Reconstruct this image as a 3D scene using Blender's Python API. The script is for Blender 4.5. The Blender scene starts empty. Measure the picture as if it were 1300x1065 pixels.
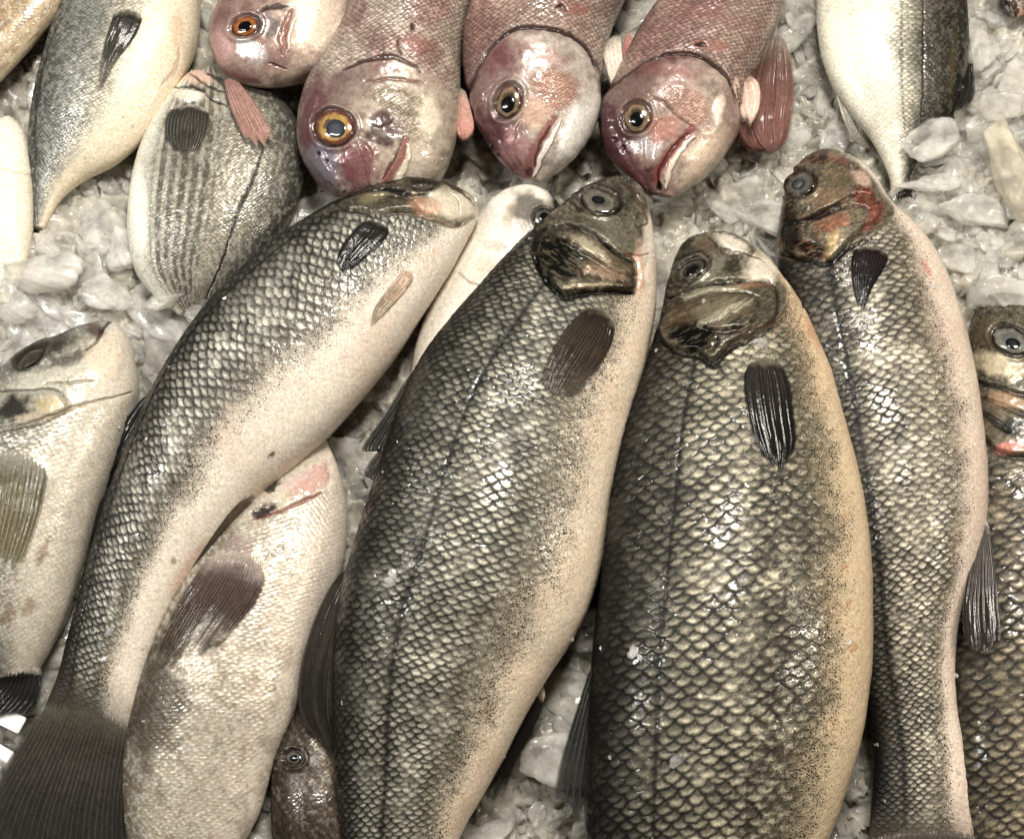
import bpy, bmesh, math, random
import numpy as np
from mathutils import Vector

# ------------------------------------------------------------------ camera, light, exposure
sc = bpy.context.scene
COL = sc.collection
U = 0.6 / 1300.0                 # metres per layout unit (one photo pixel on the ice plane)
TILT = math.radians(17)
DIST = 1950.0                    # camera distance in layout units
CX, CY = 650.0, 532.5
camd = bpy.data.cameras.new('camera'); cam = bpy.data.objects.new('camera', camd); COL.objects.link(cam)
cam.location = (0, -DIST * math.sin(TILT) * U, DIST * math.cos(TILT) * U)
cam.rotation_euler = (TILT, 0, 0)
camd.sensor_width = 36.0; camd.lens = 36.0 * DIST / 1300.0
camd.clip_start = 0.01; camd.clip_end = 50
sc.camera = cam
sc.render.engine = 'CYCLES'
sc.cycles.use_denoising = True
sc.cycles.max_bounces = 10; sc.cycles.transmission_bounces = 8; sc.cycles.diffuse_bounces = 3; sc.cycles.glossy_bounces = 3
sc.cycles.caustics_reflective = False; sc.cycles.caustics_refractive = False
sc.cycles.sample_clamp_indirect = 4
sc.view_settings.view_transform = 'Standard'; sc.view_settings.look = 'None'
sc.view_settings.exposure = 0.0; sc.view_settings.gamma = 1.0

world = bpy.data.worlds.new('World'); sc.world = world; world.use_nodes = True
bg = world.node_tree.nodes['Background']
bg.inputs[0].default_value = (1.0, 0.93, 0.82, 1); bg.inputs[1].default_value = 0.012

def area(name, loc, target, sx, sy, watt, col):
    d = bpy.data.lights.new(name, 'AREA'); d.shape = 'RECTANGLE'; d.size = sx; d.size_y = sy
    d.energy = watt; d.color = col
    o = bpy.data.objects.new(name, d); COL.objects.link(o); o.location = loc
    o.rotation_euler = (Vector(target) - Vector(loc)).to_track_quat('-Z', 'Y').to_euler()
    return o
area('stall_lamp_over', (0.10, 0.45, 1.30), (0, 0.0, 0), 0.34, 0.26, 22.0, (1.0, 0.955, 0.885))
area('stall_lamp_west', (-0.75, 0.10, 0.95), (0, 0, 0), 0.03, 0.45, 7.5, (1.0, 0.98, 0.95))
area('stall_lamp_east', (0.85, -0.05, 1.00), (0, 0, 0), 0.03, 0.45, 6.0, (1.0, 0.92, 0.80))

# ------------------------------------------------------------------ layout <-> picture
F_ = DIST
CAMP = np.array([0, -DIST * math.sin(TILT), DIST * math.cos(TILT)])
RT = np.array([1.0, 0, 0]); UPV = np.array([0, math.cos(TILT), math.sin(TILT)])
FW = np.array([0, math.sin(TILT), -math.cos(TILT)])
def at(px, py, z):
    """point at height z (layout units) seen at px, py"""
    px = np.asarray(px, float); py = np.asarray(py, float); z = np.asarray(z, float)
    d = FW * F_ + (px - CX)[..., None] * RT + (CY - py)[..., None] * UPV
    k = (z - CAMP[2]) / d[..., 2]
    return CAMP + d * k[..., None]
def proj(P):
    q = P - CAMP
    dz = q @ FW
    return CX + (q @ RT) / dz * F_, CY - (q @ UPV) / dz * F_

# ------------------------------------------------------------------ small maths
def lin(r, g, b):
    c = np.array([r, g, b], float) / 255.0
    c = c.mean() + (c - c.mean()) * 0.84
    return np.where(c <= 0.04045, c / 12.92, ((c + 0.055) / 1.055) ** 2.4)
def ss(a, b, x):
    t = np.clip((x - a) / (b - a), 0, 1); return t * t * (3 - 2 * t)
def hsh(i, j, s=0):
    i = np.asarray(i).astype(np.int64); j = np.asarray(j).astype(np.int64)
    n = (i * 374761393 + j * 668265263 + int(s) * 974634777) & 0xffffffff
    n = ((n ^ (n >> 13)) * 1274126177) & 0xffffffff
    n = ((n ^ (n >> 16)) * 2246822519) & 0xffffffff
    return ((n ^ (n >> 15)) & 0xffffff) / float(0xffffff)
def vnoise(x, y, s=0):
    xi = np.floor(x); yi = np.floor(y); fx = x - xi; fy = y - yi
    fx = fx * fx * (3 - 2 * fx); fy = fy * fy * (3 - 2 * fy)
    a = hsh(xi, yi, s); b = hsh(xi + 1, yi, s); c = hsh(xi, yi + 1, s); d = hsh(xi + 1, yi + 1, s)
    return (a * (1 - fx) + b * fx) * (1 - fy) + (c * (1 - fx) + d * fx) * fy
def fbm(x, y, o=4, s=0):
    r = np.zeros_like(x, float); w = 0.5; t = 0
    for k in range(o):
        r += w * vnoise(x * 2 ** k, y * 2 ** k, s + k * 17); t += w; w *= 0.55
    return r / t
def spline(P, n=None, u=None):
    """cubic through the rows of P (monotone-limited), sampled at n chord-spaced or at parameters u"""
    P = np.asarray(P, float)
    if P.ndim == 1: P = P[:, None]
    return P
def hermite(k, P, u):
    """Catmull-Rom with non-uniform knots k for rows P at u"""
    m = np.zeros_like(P); d = np.diff(P, axis=0) / np.diff(k)[:, None]
    h = np.diff(k)[:, None]
    m[1:-1] = (d[:-1] * h[1:] + d[1:] * h[:-1]) / (h[1:] + h[:-1]); m[0] = d[0] * 1.5 - (m[1] * 0.5 if len(P) > 2 else 0); m[-1] = d[-1]
    i = np.clip(np.searchsorted(k, u, side='right') - 1, 0, len(k) - 2)
    hh = (k[i + 1] - k[i]); s = ((u - k[i]) / hh)[:, None]; hh = hh[:, None]
    return ((2 * s**3 - 3 * s**2 + 1) * P[i] + (s**3 - 2 * s**2 + s) * hh * m[i]
            + (-2 * s**3 + 3 * s**2) * P[i + 1] + (s**3 - s**2) * hh * m[i + 1])
def curve(pts, n):
    P = np.asarray(pts, float)
    k = np.concatenate([[0], np.cumsum(np.linalg.norm(np.diff(P, axis=0), axis=1) + 1e-6)])
    return hermite(k, P, np.linspace(0, k[-1], n))
def dline(X, Y, pts):
    """distance to polyline, and the parameter 0..1 along it"""
    P = np.asarray(pts, float); best = np.full(X.shape, 1e9); par = np.zeros(X.shape)
    L = np.concatenate([[0], np.cumsum(np.linalg.norm(np.diff(P, axis=0), axis=1))])
    for i in range(len(P) - 1):
        a = P[i]; d = P[i + 1] - a; l2 = d @ d + 1e-9
        s = np.clip(((X - a[0]) * d[0] + (Y - a[1]) * d[1]) / l2, 0, 1)
        e = np.hypot(X - a[0] - s * d[0], Y - a[1] - s * d[1])
        m = e < best; best[m] = e[m]; par[m] = ((L[i] + s * math.sqrt(l2)) / L[-1])[m]
    return best, par
def sdpoly(X, Y, pts):
    """signed distance, positive inside"""
    P = list(pts) + [pts[0]]
    d, _ = dline(X, Y, P); ins = np.zeros(X.shape, bool)
    for (x0, y0), (x1, y1) in zip(P[:-1], P[1:]):
        c = ((y0 > Y) != (y1 > Y)) & (X < (x1 - x0) * (Y - y0) / ((y1 - y0) if y1 != y0 else 1e-9) + x0)
        ins ^= c
    return np.where(ins, d, -d)

# ------------------------------------------------------------------ materials
def nodes_of(m):
    m.use_nodes = True; nt = m.node_tree; return nt, nt.nodes, nt.links, nt.nodes['Principled BSDF']
def setin(b, **kw):
    for k, v in kw.items():
        n = k.replace('_', ' ')
        if n in b.inputs: b.inputs[n].default_value = v
def skin_material(name, sss=0.02, coat=0.42, coat_rough=0.06, fine=2600.0, wet=110.0, wetamt=0.30, fineamt=0.25, mottle=0.26, alpha=1.0, spec=0.22, fade=False):
    m = bpy.data.materials.new(name); nt, N, L, b = nodes_of(m)
    a = N.new('ShaderNodeAttribute'); a.attribute_name = 'col'
    s = N.new('ShaderNodeAttribute'); s.attribute_name = 'surf'      # x rough, y metal, z wet
    sp = N.new('ShaderNodeSeparateXYZ'); L.new(s.outputs['Vector'], sp.inputs[0])
    tc = N.new('ShaderNodeTexCoord')
    n1 = N.new('ShaderNodeTexNoise'); n1.inputs['Scale'].default_value = fine; n1.inputs['Detail'].default_value = 3
    L.new(tc.outputs['Object'], n1.inputs['Vector'])
    n2 = N.new('ShaderNodeTexNoise'); n2.inputs['Scale'].default_value = 620; n2.inputs['Detail'].default_value = 5; n2.inputs['Roughness'].default_value = 0.65
    L.new(tc.outputs['Object'], n2.inputs['Vector'])
    mr = N.new('ShaderNodeMapRange'); mr.inputs['From Min'].default_value = 0.3; mr.inputs['From Max'].default_value = 0.7
    mr.inputs['To Min'].default_value = 1 - mottle; mr.inputs['To Max'].default_value = 1 + mottle
    L.new(n2.outputs['Fac'], mr.inputs['Value'])
    mx = N.new('ShaderNodeVectorMath'); mx.operation = 'SCALE'
    L.new(a.outputs['Color'], mx.inputs[0]); L.new(mr.outputs[0], mx.inputs['Scale'])
    pa = N.new('ShaderNodeAttribute'); pa.attribute_name = 'pepper'                 # dark pigment dots where the scales give out
    n5 = N.new('ShaderNodeTexNoise'); n5.inputs['Scale'].default_value = 1250; n5.inputs['Detail'].default_value = 2; n5.inputs['Roughness'].default_value = 0.6
    L.new(tc.outputs['Object'], n5.inputs['Vector'])
    ad = N.new('ShaderNodeMath'); ad.operation = 'ADD'; L.new(n5.outputs['Fac'], ad.inputs[0])
    ml = N.new('ShaderNodeMath'); ml.operation = 'MULTIPLY'; ml.inputs[1].default_value = 0.185; L.new(pa.outputs['Fac'], ml.inputs[0]); L.new(ml.outputs[0], ad.inputs[1])
    st = N.new('ShaderNodeMapRange'); st.inputs['From Min'].default_value = 0.70; st.inputs['From Max'].default_value = 0.76; st.inputs['To Max'].default_value = 1.0
    L.new(ad.outputs[0], st.inputs['Value'])
    mk = N.new('ShaderNodeMix'); mk.data_type = 'RGBA'; L.new(st.outputs[0], mk.inputs['Factor']); L.new(mx.outputs[0], mk.inputs['A']); mk.inputs['B'].default_value = (0.024, 0.018, 0.012, 1)
    L.new(mk.outputs['Result'], b.inputs['Base Color'])
    L.new(sp.outputs['X'], b.inputs['Roughness']); L.new(sp.outputs['Y'], b.inputs['Metallic'])
    bp = N.new('ShaderNodeBump'); bp.inputs['Strength'].default_value = fineamt; bp.inputs['Distance'].default_value = 0.0003
    L.new(n1.outputs['Fac'], bp.inputs['Height']); L.new(bp.outputs[0], b.inputs['Normal'])
    n3 = N.new('ShaderNodeTexNoise'); n3.inputs['Scale'].default_value = wet; n3.inputs['Detail'].default_value = 3; n3.inputs['Distortion'].default_value = 1.2
    L.new(tc.outputs['Object'], n3.inputs['Vector'])
    bp2 = N.new('ShaderNodeBump'); bp2.inputs['Strength'].default_value = wetamt; bp2.inputs['Distance'].default_value = 0.0012
    L.new(n3.outputs['Fac'], bp2.inputs['Height']); L.new(bp2.outputs[0], b.inputs['Coat Normal'])
    mm = N.new('ShaderNodeMath'); mm.operation = 'MULTIPLY'; mm.inputs[1].default_value = coat
    L.new(sp.outputs['Z'], mm.inputs[0]); L.new(mm.outputs[0], b.inputs['Coat Weight'])
    setin(b, Coat_Roughness=coat_rough, Subsurface_Weight=sss, Subsurface_Scale=0.0015, IOR=1.4, Specular_IOR_Level=spec, Alpha=alpha)
    b.inputs['Subsurface Radius'].default_value = (1.0, 0.5, 0.3)
    if fade:                                             # thin membrane: see-through between the rays and at the hem
        fa = N.new('ShaderNodeAttribute'); fa.attribute_name = 'fade'; L.new(fa.outputs['Fac'], b.inputs['Alpha'])
    return m
M = {}
M['skin'] = skin_material('wet_fish_skin')
M['fin'] = skin_material('wet_fin', sss=0.0, coat=0.30, coat_rough=0.12, wet=160, wetamt=0.16, mottle=0.3, fade=True, spec=0.1)
M['eye'] = skin_material('wet_eye', sss=0.0, coat=1.0, coat_rough=0.03, wetamt=0.05, fineamt=0.05, mottle=0.12)

# ------------------------------------------------------------------ mesh output
def link_mesh(name, V, Q, mat, parent=None, col=None, surf=None, smooth=True):
    me = bpy.data.meshes.new(name)
    V = np.ascontiguousarray(V * U, dtype=np.float32); Q = np.ascontiguousarray(Q, dtype=np.int32)
    nq, w = Q.shape
    me.vertices.add(len(V)); me.vertices.foreach_set('co', V.ravel())
    me.loops.add(nq * w); me.loops.foreach_set('vertex_index', Q.ravel())
    me.polygons.add(nq); me.polygons.foreach_set('loop_start', np.arange(0, nq * w, w, dtype=np.int32))
    me.polygons.foreach_set('use_smooth', np.full(nq, smooth))
    me.update(calc_edges=True)
    if col is not None:
        a = me.attributes.new('col', 'FLOAT_COLOR', 'POINT')
        a.data.foreach_set('color', np.concatenate([np.clip(col, 0, 1), np.ones((len(V), 1))], 1).astype(np.float32).ravel())
    if surf is not None:
        a = me.attributes.new('surf', 'FLOAT_VECTOR', 'POINT'); a.data.foreach_set('vector', surf.astype(np.float32).ravel())
    me.materials.append(mat)
    o = bpy.data.objects.new(name, me); COL.objects.link(o)
    if parent is not None: o.parent = parent
    return o
def grid_quads(nt, nk, closed=True):
    i = np.arange(nt - 1)[:, None]; k = np.arange(nk if closed else nk - 1)[None, :]; k2 = (k + 1) % nk
    return np.stack([i * nk + k, i * nk + k2, (i + 1) * nk + k2, (i + 1) * nk + k], -1).reshape(-1, 4)
def gnormals(P, closed=True):
    du = np.gradient(P, axis=0)
    if closed: dv = np.roll(P, -1, 1) - np.roll(P, 1, 1)
    else: dv = np.gradient(P, axis=1)
    n = np.cross(du, dv); l = np.linalg.norm(n, axis=-1, keepdims=True)
    return n / np.maximum(l, 1e-9)
def tag(o, label, cat, group=None, kind=None):
    if label: o['label'] = label
    if cat: o['category'] = cat
    if group: o['group'] = group
    if kind: o['kind'] = kind

# ------------------------------------------------------------------ scales
def scales(a, b, q, ratio=0.40, ra=0.66, rb=0.60, seed=0):
    """imbricated scales; a runs to the tail. returns edge 0..1, fore-aft place 0..1, per-scale random, gap under the scale in front"""
    p = q * ratio; ra = q * ra; rb = q * rb
    E = np.full(a.shape, 1.0); DA = np.zeros(a.shape); ID = np.zeros(a.shape); G = np.full(a.shape, 9.0)
    todo = np.ones(a.shape, bool)
    i0 = np.ceil((a - ra * 1.15) / p)
    for k in range(5):
        i = i0 + k; off = np.where(np.mod(i, 2) > 0.5, 0.5, 0.0)
        for jo in (0,):
            j = np.round(b / q - off)
            r1 = hsh(i, j, seed); r2 = hsh(i, j, seed + 5)
            ca = (i + (r1 - 0.5) * 0.4) * p; cb = (j + off + (r2 - 0.5) * 0.2) * q
            da = np.maximum(a - ca, 0) / (ra * (0.92 + 0.16 * hsh(i, j, seed + 9))); db = (b - cb) / rb
            e = np.sqrt(da * da + db * db)
            hit = todo & (e < 1) & (a - ca > -p * 1.3)
            E[hit] = e[hit]; DA[hit] = da[hit]; ID[hit] = hsh(i, j, seed + 3)[hit]
            miss = todo & ~hit
            G[miss] = np.minimum(G[miss], (e - 1)[miss])
            todo &= ~hit
    return E, DA, ID, G

# ------------------------------------------------------------------ fish
class Fish:
    def __init__(s, name, stations, step=1.35, power=0.9, nb=14, seed=1):
        S = np.array(stations, float); s.seed = seed; s.name = name
        c = (S[:, :2] + S[:, 2:4]) / 2
        k = np.concatenate([[0], np.cumsum(np.linalg.norm(np.diff(c, axis=0), axis=1) + 0.35 * np.abs(np.diff(np.linalg.norm(S[:, :2] - S[:, 2:4], axis=1))) + 1)])
        nt = int(k[-1] / step) + 2
        u = np.linspace(0, 1, nt); u = np.where(u < 0.06, u, u)      # even
        R = hermite(k, S, u * k[-1])
        R[:, 4] = np.maximum(R[:, 4], 1.0)
        D = at(R[:, 0], R[:, 1], R[:, 5]); V = at(R[:, 2], R[:, 3], R[:, 5])
        W = np.linalg.norm(D - V, axis=1)
        nk = int(W.max() * 1.18 / step) + 8
        th = np.linspace(0, math.pi, nk); thb = np.linspace(math.pi, 2 * math.pi, nb + 2)[1:-1]
        th = np.concatenate([th, thb]); s.nk = nk; K = len(th); s.K = K; s.nt = nt
        x = (1 - np.cos(th)) / 2; z = np.sign(np.sin(th)) * np.abs(np.sin(th)) ** power
        P = D[:, None, :] * (1 - x)[None, :, None] + V[:, None, :] * x[None, :, None]
        P[..., 2] += z[None, :] * R[:, 4][:, None]
        s.P = P; s.R = R; s.W = W
        top = P[:, :nk]
        seg = np.linalg.norm(np.diff(top, axis=1), axis=2); arc = np.concatenate([np.zeros((nt, 1)), np.cumsum(seg, 1)], 1)
        Lt = arc[:, -1]; Lr = Lt.max()
        vb = np.zeros((nt, K)); vb[:, :nk] = arc / np.maximum(Lt[:, None], 1e-6); vb[:, nk:] = np.linspace(1, 0, nb + 2)[1:-1][None]
        ctr = (D + V) / 2; ds = np.linalg.norm(np.diff(ctr, axis=0), axis=1); ds = np.concatenate([[0], ds])
        rat = np.clip(Lr / np.maximum(Lt, 1), 1, 5) ** 0.5
        a = np.cumsum(ds * rat)
        s.t = np.repeat(u[:, None], K, 1); s.vb = vb
        s.a = np.repeat(a[:, None], K, 1); s.b = (vb - 0.5) * np.sqrt(Lt * Lr)[:, None]
        s.px, s.py = proj(P)
        s.top = np.zeros((nt, K)); s.top[:, :nk] = 1
        s.N = gnormals(P)
        if (s.N[:, nk // 2, 2]).mean() < 0: s.N = -s.N; s.flip = True
        else: s.flip = False
        s.disp = np.zeros((nt, K)); s.col = np.zeros((nt, K, 3)) + 0.5
        s.rough = np.full((nt, K), 0.38); s.metal = np.zeros((nt, K)); s.wet = np.ones((nt, K)); s.pepper = np.zeros((nt, K))
        s.nz = lambda sc, o=4, sd=0: fbm(s.px / sc + seed * 7.3, s.py / sc + seed * 3.1, o, sd + seed)
    # -- paint
    def mix(s, m, col, rough=None, metal=None):
        m = np.clip(m, 0, 1)
        s.col = s.col * (1 - m[..., None]) + np.asarray(col) * m[..., None]
        if rough is not None: s.rough = s.rough * (1 - m) + rough * m
        if metal is not None: s.metal = s.metal * (1 - m) + metal * m
    def blob(s, cx, cy, rx, ry, rot, col, al=1.0, h=0.0, edge=0.5, nz=0.25, ns=14, rough=None, metal=None):
        r = math.radians(rot); X = s.px - cx; Y = s.py - cy
        u = (X * math.cos(r) + Y * math.sin(r)) / rx; v = (-X * math.sin(r) + Y * math.cos(r)) / ry
        d = np.sqrt(u * u + v * v) + (s.nz(ns, 3, 11) - 0.5) * 2 * nz
        m = (1 - ss(1 - edge, 1 + edge * 0.4, d)) * s.top
        if col is not None: s.mix(m * al, lin(*col), rough, metal)
        s.disp += h * m
        return m
    def stroke(s, pts, w, col, al=1.0, h=0.0, taper=0.6, wob=1.0, n=40, rough=None, soft=0.5):
        d, p = dline(s.px + (s.nz(9, 2, 5) - 0.5) * 4 * wob, s.py + (s.nz(9, 2, 6) - 0.5) * 4 * wob, curve(pts, n))
        ww = w * (1 - taper * np.abs(2 * p - 1) ** 2)
        m = (1 - ss(ww * (1 - soft), ww * (1 + soft), d)) * s.top
        if col is not None: s.mix(m * al, lin(*col), rough)
        s.disp += h * m
        return m
    def plate(s, pts, h, w=4.0, col=None, al=1.0, groove=0.0, gcol=(20, 16, 12), gw=2.0, n=80, metal=None, rough=None, dome=0.0):
        P = curve(list(pts) + [pts[0]], n)[:-1]
        d = sdpoly(s.px + (s.nz(10, 2, 7) - 0.5) * 3, s.py + (s.nz(10, 2, 8) - 0.5) * 3, [tuple(p) for p in P])
        m = ss(0, w, d) * s.top
        s.disp += h * m
        if dome: s.disp += dome * (1 - np.exp(-np.maximum(d, 0) / 18.0)) * s.top
        if col is not None: s.mix(m * al, lin(*col), rough, metal)
        if groove:
            g = np.exp(-((d + gw * 0.6) / gw) ** 2) * s.top
            s.disp -= groove * g; s.mix(g * 0.85, lin(*gcol))
        return m, d
    def streaks(s, m, ang, along, across, c, al=0.6, sd=3, lo=0.45, hi=0.7, h=0.0):
        r = math.radians(ang); u = s.px * math.cos(r) + s.py * math.sin(r); v = -s.px * math.sin(r) + s.py * math.cos(r)
        f = ss(lo, hi, fbm(u / along, v / across, 3, sd + s.seed)) * m
        s.mix(f * al, lin(*c)); s.disp += h * f
    def add_scales(s, w, q, hgt, light, dark, rnd=0.42, ratio=0.40, line=0.58, warp=4.0, contrast=1.0, metal=0.35, alphaf=None):
        a = s.a + (fbm(s.a / 60, s.b / 60, 2, s.seed + 40) - 0.5) * 2 * warp + (fbm(s.a / 7, s.b / 7, 2, s.seed + 41) - 0.5) * q * 0.14
        b = s.b + (fbm(s.a / 70, s.b / 70, 2, s.seed + 50) - 0.5) * 2 * warp + (fbm(s.a / 7, s.b / 7, 2, s.seed + 51) - 0.5) * q * 0.14
        slime = 1 - 0.45 * ss(0.50, 0.68, fbm(s.a / 45, s.b / 30, 4, s.seed + 60))      # patches where slime hides the net
        contrast = contrast * slime; hgt = hgt * (0.4 + 0.6 * slime)
        E, DA, ID, G = scales(a, b, q, ratio, seed=s.seed)
        vis = ss(0.25, 0.95, DA)
        edge = ss(line, 1.0, E + 0.10 * (fbm(s.px / 2.6, s.py / 2.6, 2, 6) - 0.5))
        gap = 1 - ss(0.0, 0.20, G)  # shade beneath the scale in front, put into the colour
        lum = np.clip((0.22 + 0.95 * vis) * (1 - edge * 0.95 * contrast) * (1 - 0.95 * contrast * gap), 0, 1.3)
        lum *= 1 + (ID - 0.5) * 2 * rnd
        lum *= (0.50 + 1.0 * s.nz(3.2, 3, 31)) * (0.55 + 0.9 * s.nz(34, 3, 32)) * (0.72 + 0.56 * hsh(np.floor(s.px / 1.3), np.floor(s.py / 1.3), 77))
        C = dark * (1 - np.clip(lum, 0, 1.25)[..., None]) + light * np.clip(lum, 0, 1.25)[..., None]
        s.col = s.col * (1 - w[..., None]) + np.clip(C, 0.004, 1) * w[..., None]
        s.metal = s.metal * (1 - w) + metal * np.clip(lum, 0, 1) * w
        s.rough = s.rough * (1 - w) + (0.36 + 0.15 * (1 - np.clip(lum, 0, 1))) * w
        s.wet = s.wet * (1 - w) + w * (0.10 + 1.2 * ss(0.5, 0.62, s.nz(30, 3, 88)))
        s.disp += hgt * w * ((0.15 + 0.85 * DA) * (1 - ss(0.86, 1.0, E)) + (ID - 0.5) * 0.25)
    def sock(s, c, rx, ry, rot, col=(34, 26, 20), al=0.7):
        r = math.radians(rot); X = s.px - c[0]; Y = s.py - c[1]
        u = (X * math.cos(r) + Y * math.sin(r)) / rx; v = (-X * math.sin(r) + Y * math.cos(r)) / ry
        d = (np.sqrt(u * u + v * v) - 1) * min(rx, ry) + (s.nz(8, 2, 55) - 0.5) * 2
        g = np.exp(-((d - 0.5) / 2.2) ** 2) * s.top; s.disp -= 2.0 * g; s.mix(g * al, lin(*col))
        s.disp += 2.2 * np.exp(-((d - 5) / 2.6) ** 2) * s.top
        s.eyes = getattr(s, 'eyes', []) + [(c, rx, ry, rot)]
    def finish(s, parent):
        P = s.P + s.N * s.disp[..., None]
        s.surfP = P
        Q = grid_quads(s.nt + 2, s.K)
        if s.flip is False: Q = Q[:, ::-1]
        cap = lambda a, f: np.concatenate([f(a[0]), a, f(a[-1])])       # close snout and tail
        ring = lambda r: np.repeat(r.mean(0, keepdims=True), s.K, 0)[None]
        V = cap(P, ring).reshape(-1, 3)
        surf = cap(np.stack([s.rough, s.metal, s.wet], -1), ring).reshape(-1, 3)
        o = link_mesh('body', V, Q, M['skin'], parent, cap(s.col, ring).reshape(-1, 3), surf)
        ap = o.data.attributes.new('pepper', 'FLOAT', 'POINT'); ap.data.foreach_set('value', np.pad(s.pepper, ((1, 1), (0, 0))).astype(np.float32).ravel())
        # lookup cloud for things that lie on the skin
        T = P[::3, :s.nk:3].reshape(-1, 3); s.T = T; s.tx, s.ty = proj(T)
        s.obj = o; s.tc = s.col[::3, :s.nk:3].reshape(-1, 3)
        return o
    def hz(s, x, y):
        """height of the skin seen at x, y (nan outside the fish)"""
        x = np.atleast_1d(np.asarray(x, float)); y = np.atleast_1d(np.asarray(y, float)); r = np.empty(len(x))
        for i in range(len(x)):
            d = (s.tx - x[i]) ** 2 + (s.ty - y[i]) ** 2; j = np.argpartition(d, 4)[:4]
            r[i] = s.T[j, 2].mean() if d[j[0]] < 64 else np.nan
        return r
def _skin_at(s, x, y):
    d = (s.tx - x) ** 2 + (s.ty - y) ** 2; j = np.argpartition(d, 40)[:40]; return s.tc[j].mean(0)
Fish.skin_at = _skin_at
def thing(name, label, cat, group=None, loc=(0, 0, 0)):
    e = bpy.data.objects.new(name, None); e.empty_display_size = 0.02; COL.objects.link(e)
    tag(e, label, cat, group); return e

def fin(fish, name, Lc, Rc, rays=14, root=(60, 52, 45), tip=(60, 52, 45), ray=(25, 20, 18), lift=3.0, z0=None, z1=None, ridge=1.0, thick=1.2, parent=None,
        ragged=0.13, tipround=0.10, rootround=0.07, step=1.5, rayamt=0.7, light=None, tipsoft=0.25, curl=0.0, label=None, under=False, blend=0.14, clear=0.35, fadein=0.08):
    """a fan fin between two edge curves (root to tip) that lies on the skin or hangs off it"""
    Lp = curve(Lc, 60); Rp = curve(Rc, 60)
    ln = max(np.linalg.norm(np.diff(Lp, axis=0), axis=1).sum(), np.linalg.norm(np.diff(Rp, axis=0), axis=1).sum())
    wd = np.linalg.norm(Lp - Rp, axis=1).max()
    n = max(int(ln / step), 8); m = max(int(wd / step * 1.1), 8)
    Lp = curve(Lc, n); Rp = curve(Rc, n)
    v = np.linspace(0, 1, m); u = np.linspace(0, 1, n)
    if ragged:
        rr = 1 - ragged * vnoise(v * rays * 0.8, v * 0, fish.seed + 77)
    else: rr = np.ones(m)
    rr = rr * (1 - tipround * np.abs(2 * v - 1) ** 2.5)
    r0 = rootround * np.abs(2 * v - 1) ** 2
    UU = np.clip(r0[None, :] + u[:, None] * (rr - r0)[None, :], 0, 1)
    X = np.zeros((n, m)); Y = np.zeros((n, m))
    for j in range(m):
        uu = UU[:, j] * (n - 1)
        lx = np.interp(uu, np.arange(n), Lp[:, 0]); ly = np.interp(uu, np.arange(n), Lp[:, 1])
        rx = np.interp(uu, np.arange(n), Rp[:, 0]); ry = np.interp(uu, np.arange(n), Rp[:, 1])
        X[:, j] = lx * (1 - v[j]) + rx * v[j]; Y[:, j] = ly * (1 - v[j]) + ry * v[j]
    # height
    ci = np.linspace(0, n - 1, 14).astype(int); cj = np.linspace(0, m - 1, 9).astype(int)
    hz = fish.hz(X[np.ix_(ci, cj)].ravel(), Y[np.ix_(ci, cj)].ravel()).reshape(14, 9)
    zl = np.zeros((14, 9)); uu = np.linspace(0, 1, 14)
    base = np.nanmax(hz[:3]) if np.isfinite(hz[:3]).any() else (z0 or 30)
    base = np.nanmean(hz[:3]) if np.isfinite(hz[:3]).any() else base
    if z0 is not None: base = z0
    end = z1 if z1 is not None else base
    for i in range(14):
        free = base + (end - base) * uu[i]
        for j in range(9):
            h = hz[i, j]
            if z0 is not None and z1 is not None: zl[i, j] = free if not np.isfinite(h) else (max(free, h + lift) if not under else free)
            else: zl[i, j] = (h if np.isfinite(h) else (free - 6 if z1 is None else free)) + lift
    for _ in range(2):
        zp = np.pad(zl, 1, mode='edge'); zl = (zp[1:-1, 1:-1] * 2 + zp[:-2, 1:-1] + zp[2:, 1:-1] + zp[1:-1, :-2] + zp[1:-1, 2:]) / 6
    zi = np.array([np.interp(np.arange(n), ci, zl[:, j]) for j in range(9)]).T
    Z = np.array([np.interp(np.arange(m), cj, zi[i]) for i in range(n)])
    vv = v[None, :] * np.ones((n, 1)); ug = u[:, None] * np.ones((1, m))
    ph = vv * rays + 1.1 * (fbm(ug * 1.5, vv * rays * 0.35, 3, fish.seed + 3) - 0.5)
    # rays split toward the tip
    r1 = np.abs(np.mod(ph, 1) - 0.5) * 2; r2 = np.abs(np.mod(ph * 2, 1) - 0.5) * 2
    rd = r1 * (1 - ss(0.45, 0.8, ug)) + np.minimum(r1, r2) * ss(0.45, 0.8, ug)
    bump = ss(0.35, 0.95, rd)
    Z = Z + ridge * bump + curl * (fbm(ug * 3, vv * 2.5, 2, fish.seed + 9) - 0.5) * 2
    edge_v = np.minimum(vv, 1 - vv)
    if not under: Z = Z - (lift + 1.5) * (1 - ss(0.0, 0.16, ug))
    Z = Z - lift * 0.6 * (1 - ss(0.0, 0.10, edge_v)) * (0 if under else 1)
    P = at(X, Y, Z)
    nzv = fbm(X / 7, Y / 7, 3, fish.seed + 4)
    C = lin(*root) * (1 - ug[..., None]) + lin(*tip) * ug[..., None]
    C = C * (0.7 + 0.6 * nzv[..., None])
    if light is not None:
        C = C * (1 - (1 - bump)[..., None] * 0.0) ; k = (bump * rayamt)[..., None]; C = C * (1 - k) + lin(*light) * k
    else:
        k = ((1 - bump) * rayamt)[..., None]; C = C * (1 - k) + lin(*ray) * k
    surf = np.stack([0.5 + 0 * X, 0.0 + 0 * X, 1 + 0 * X], -1)
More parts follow.
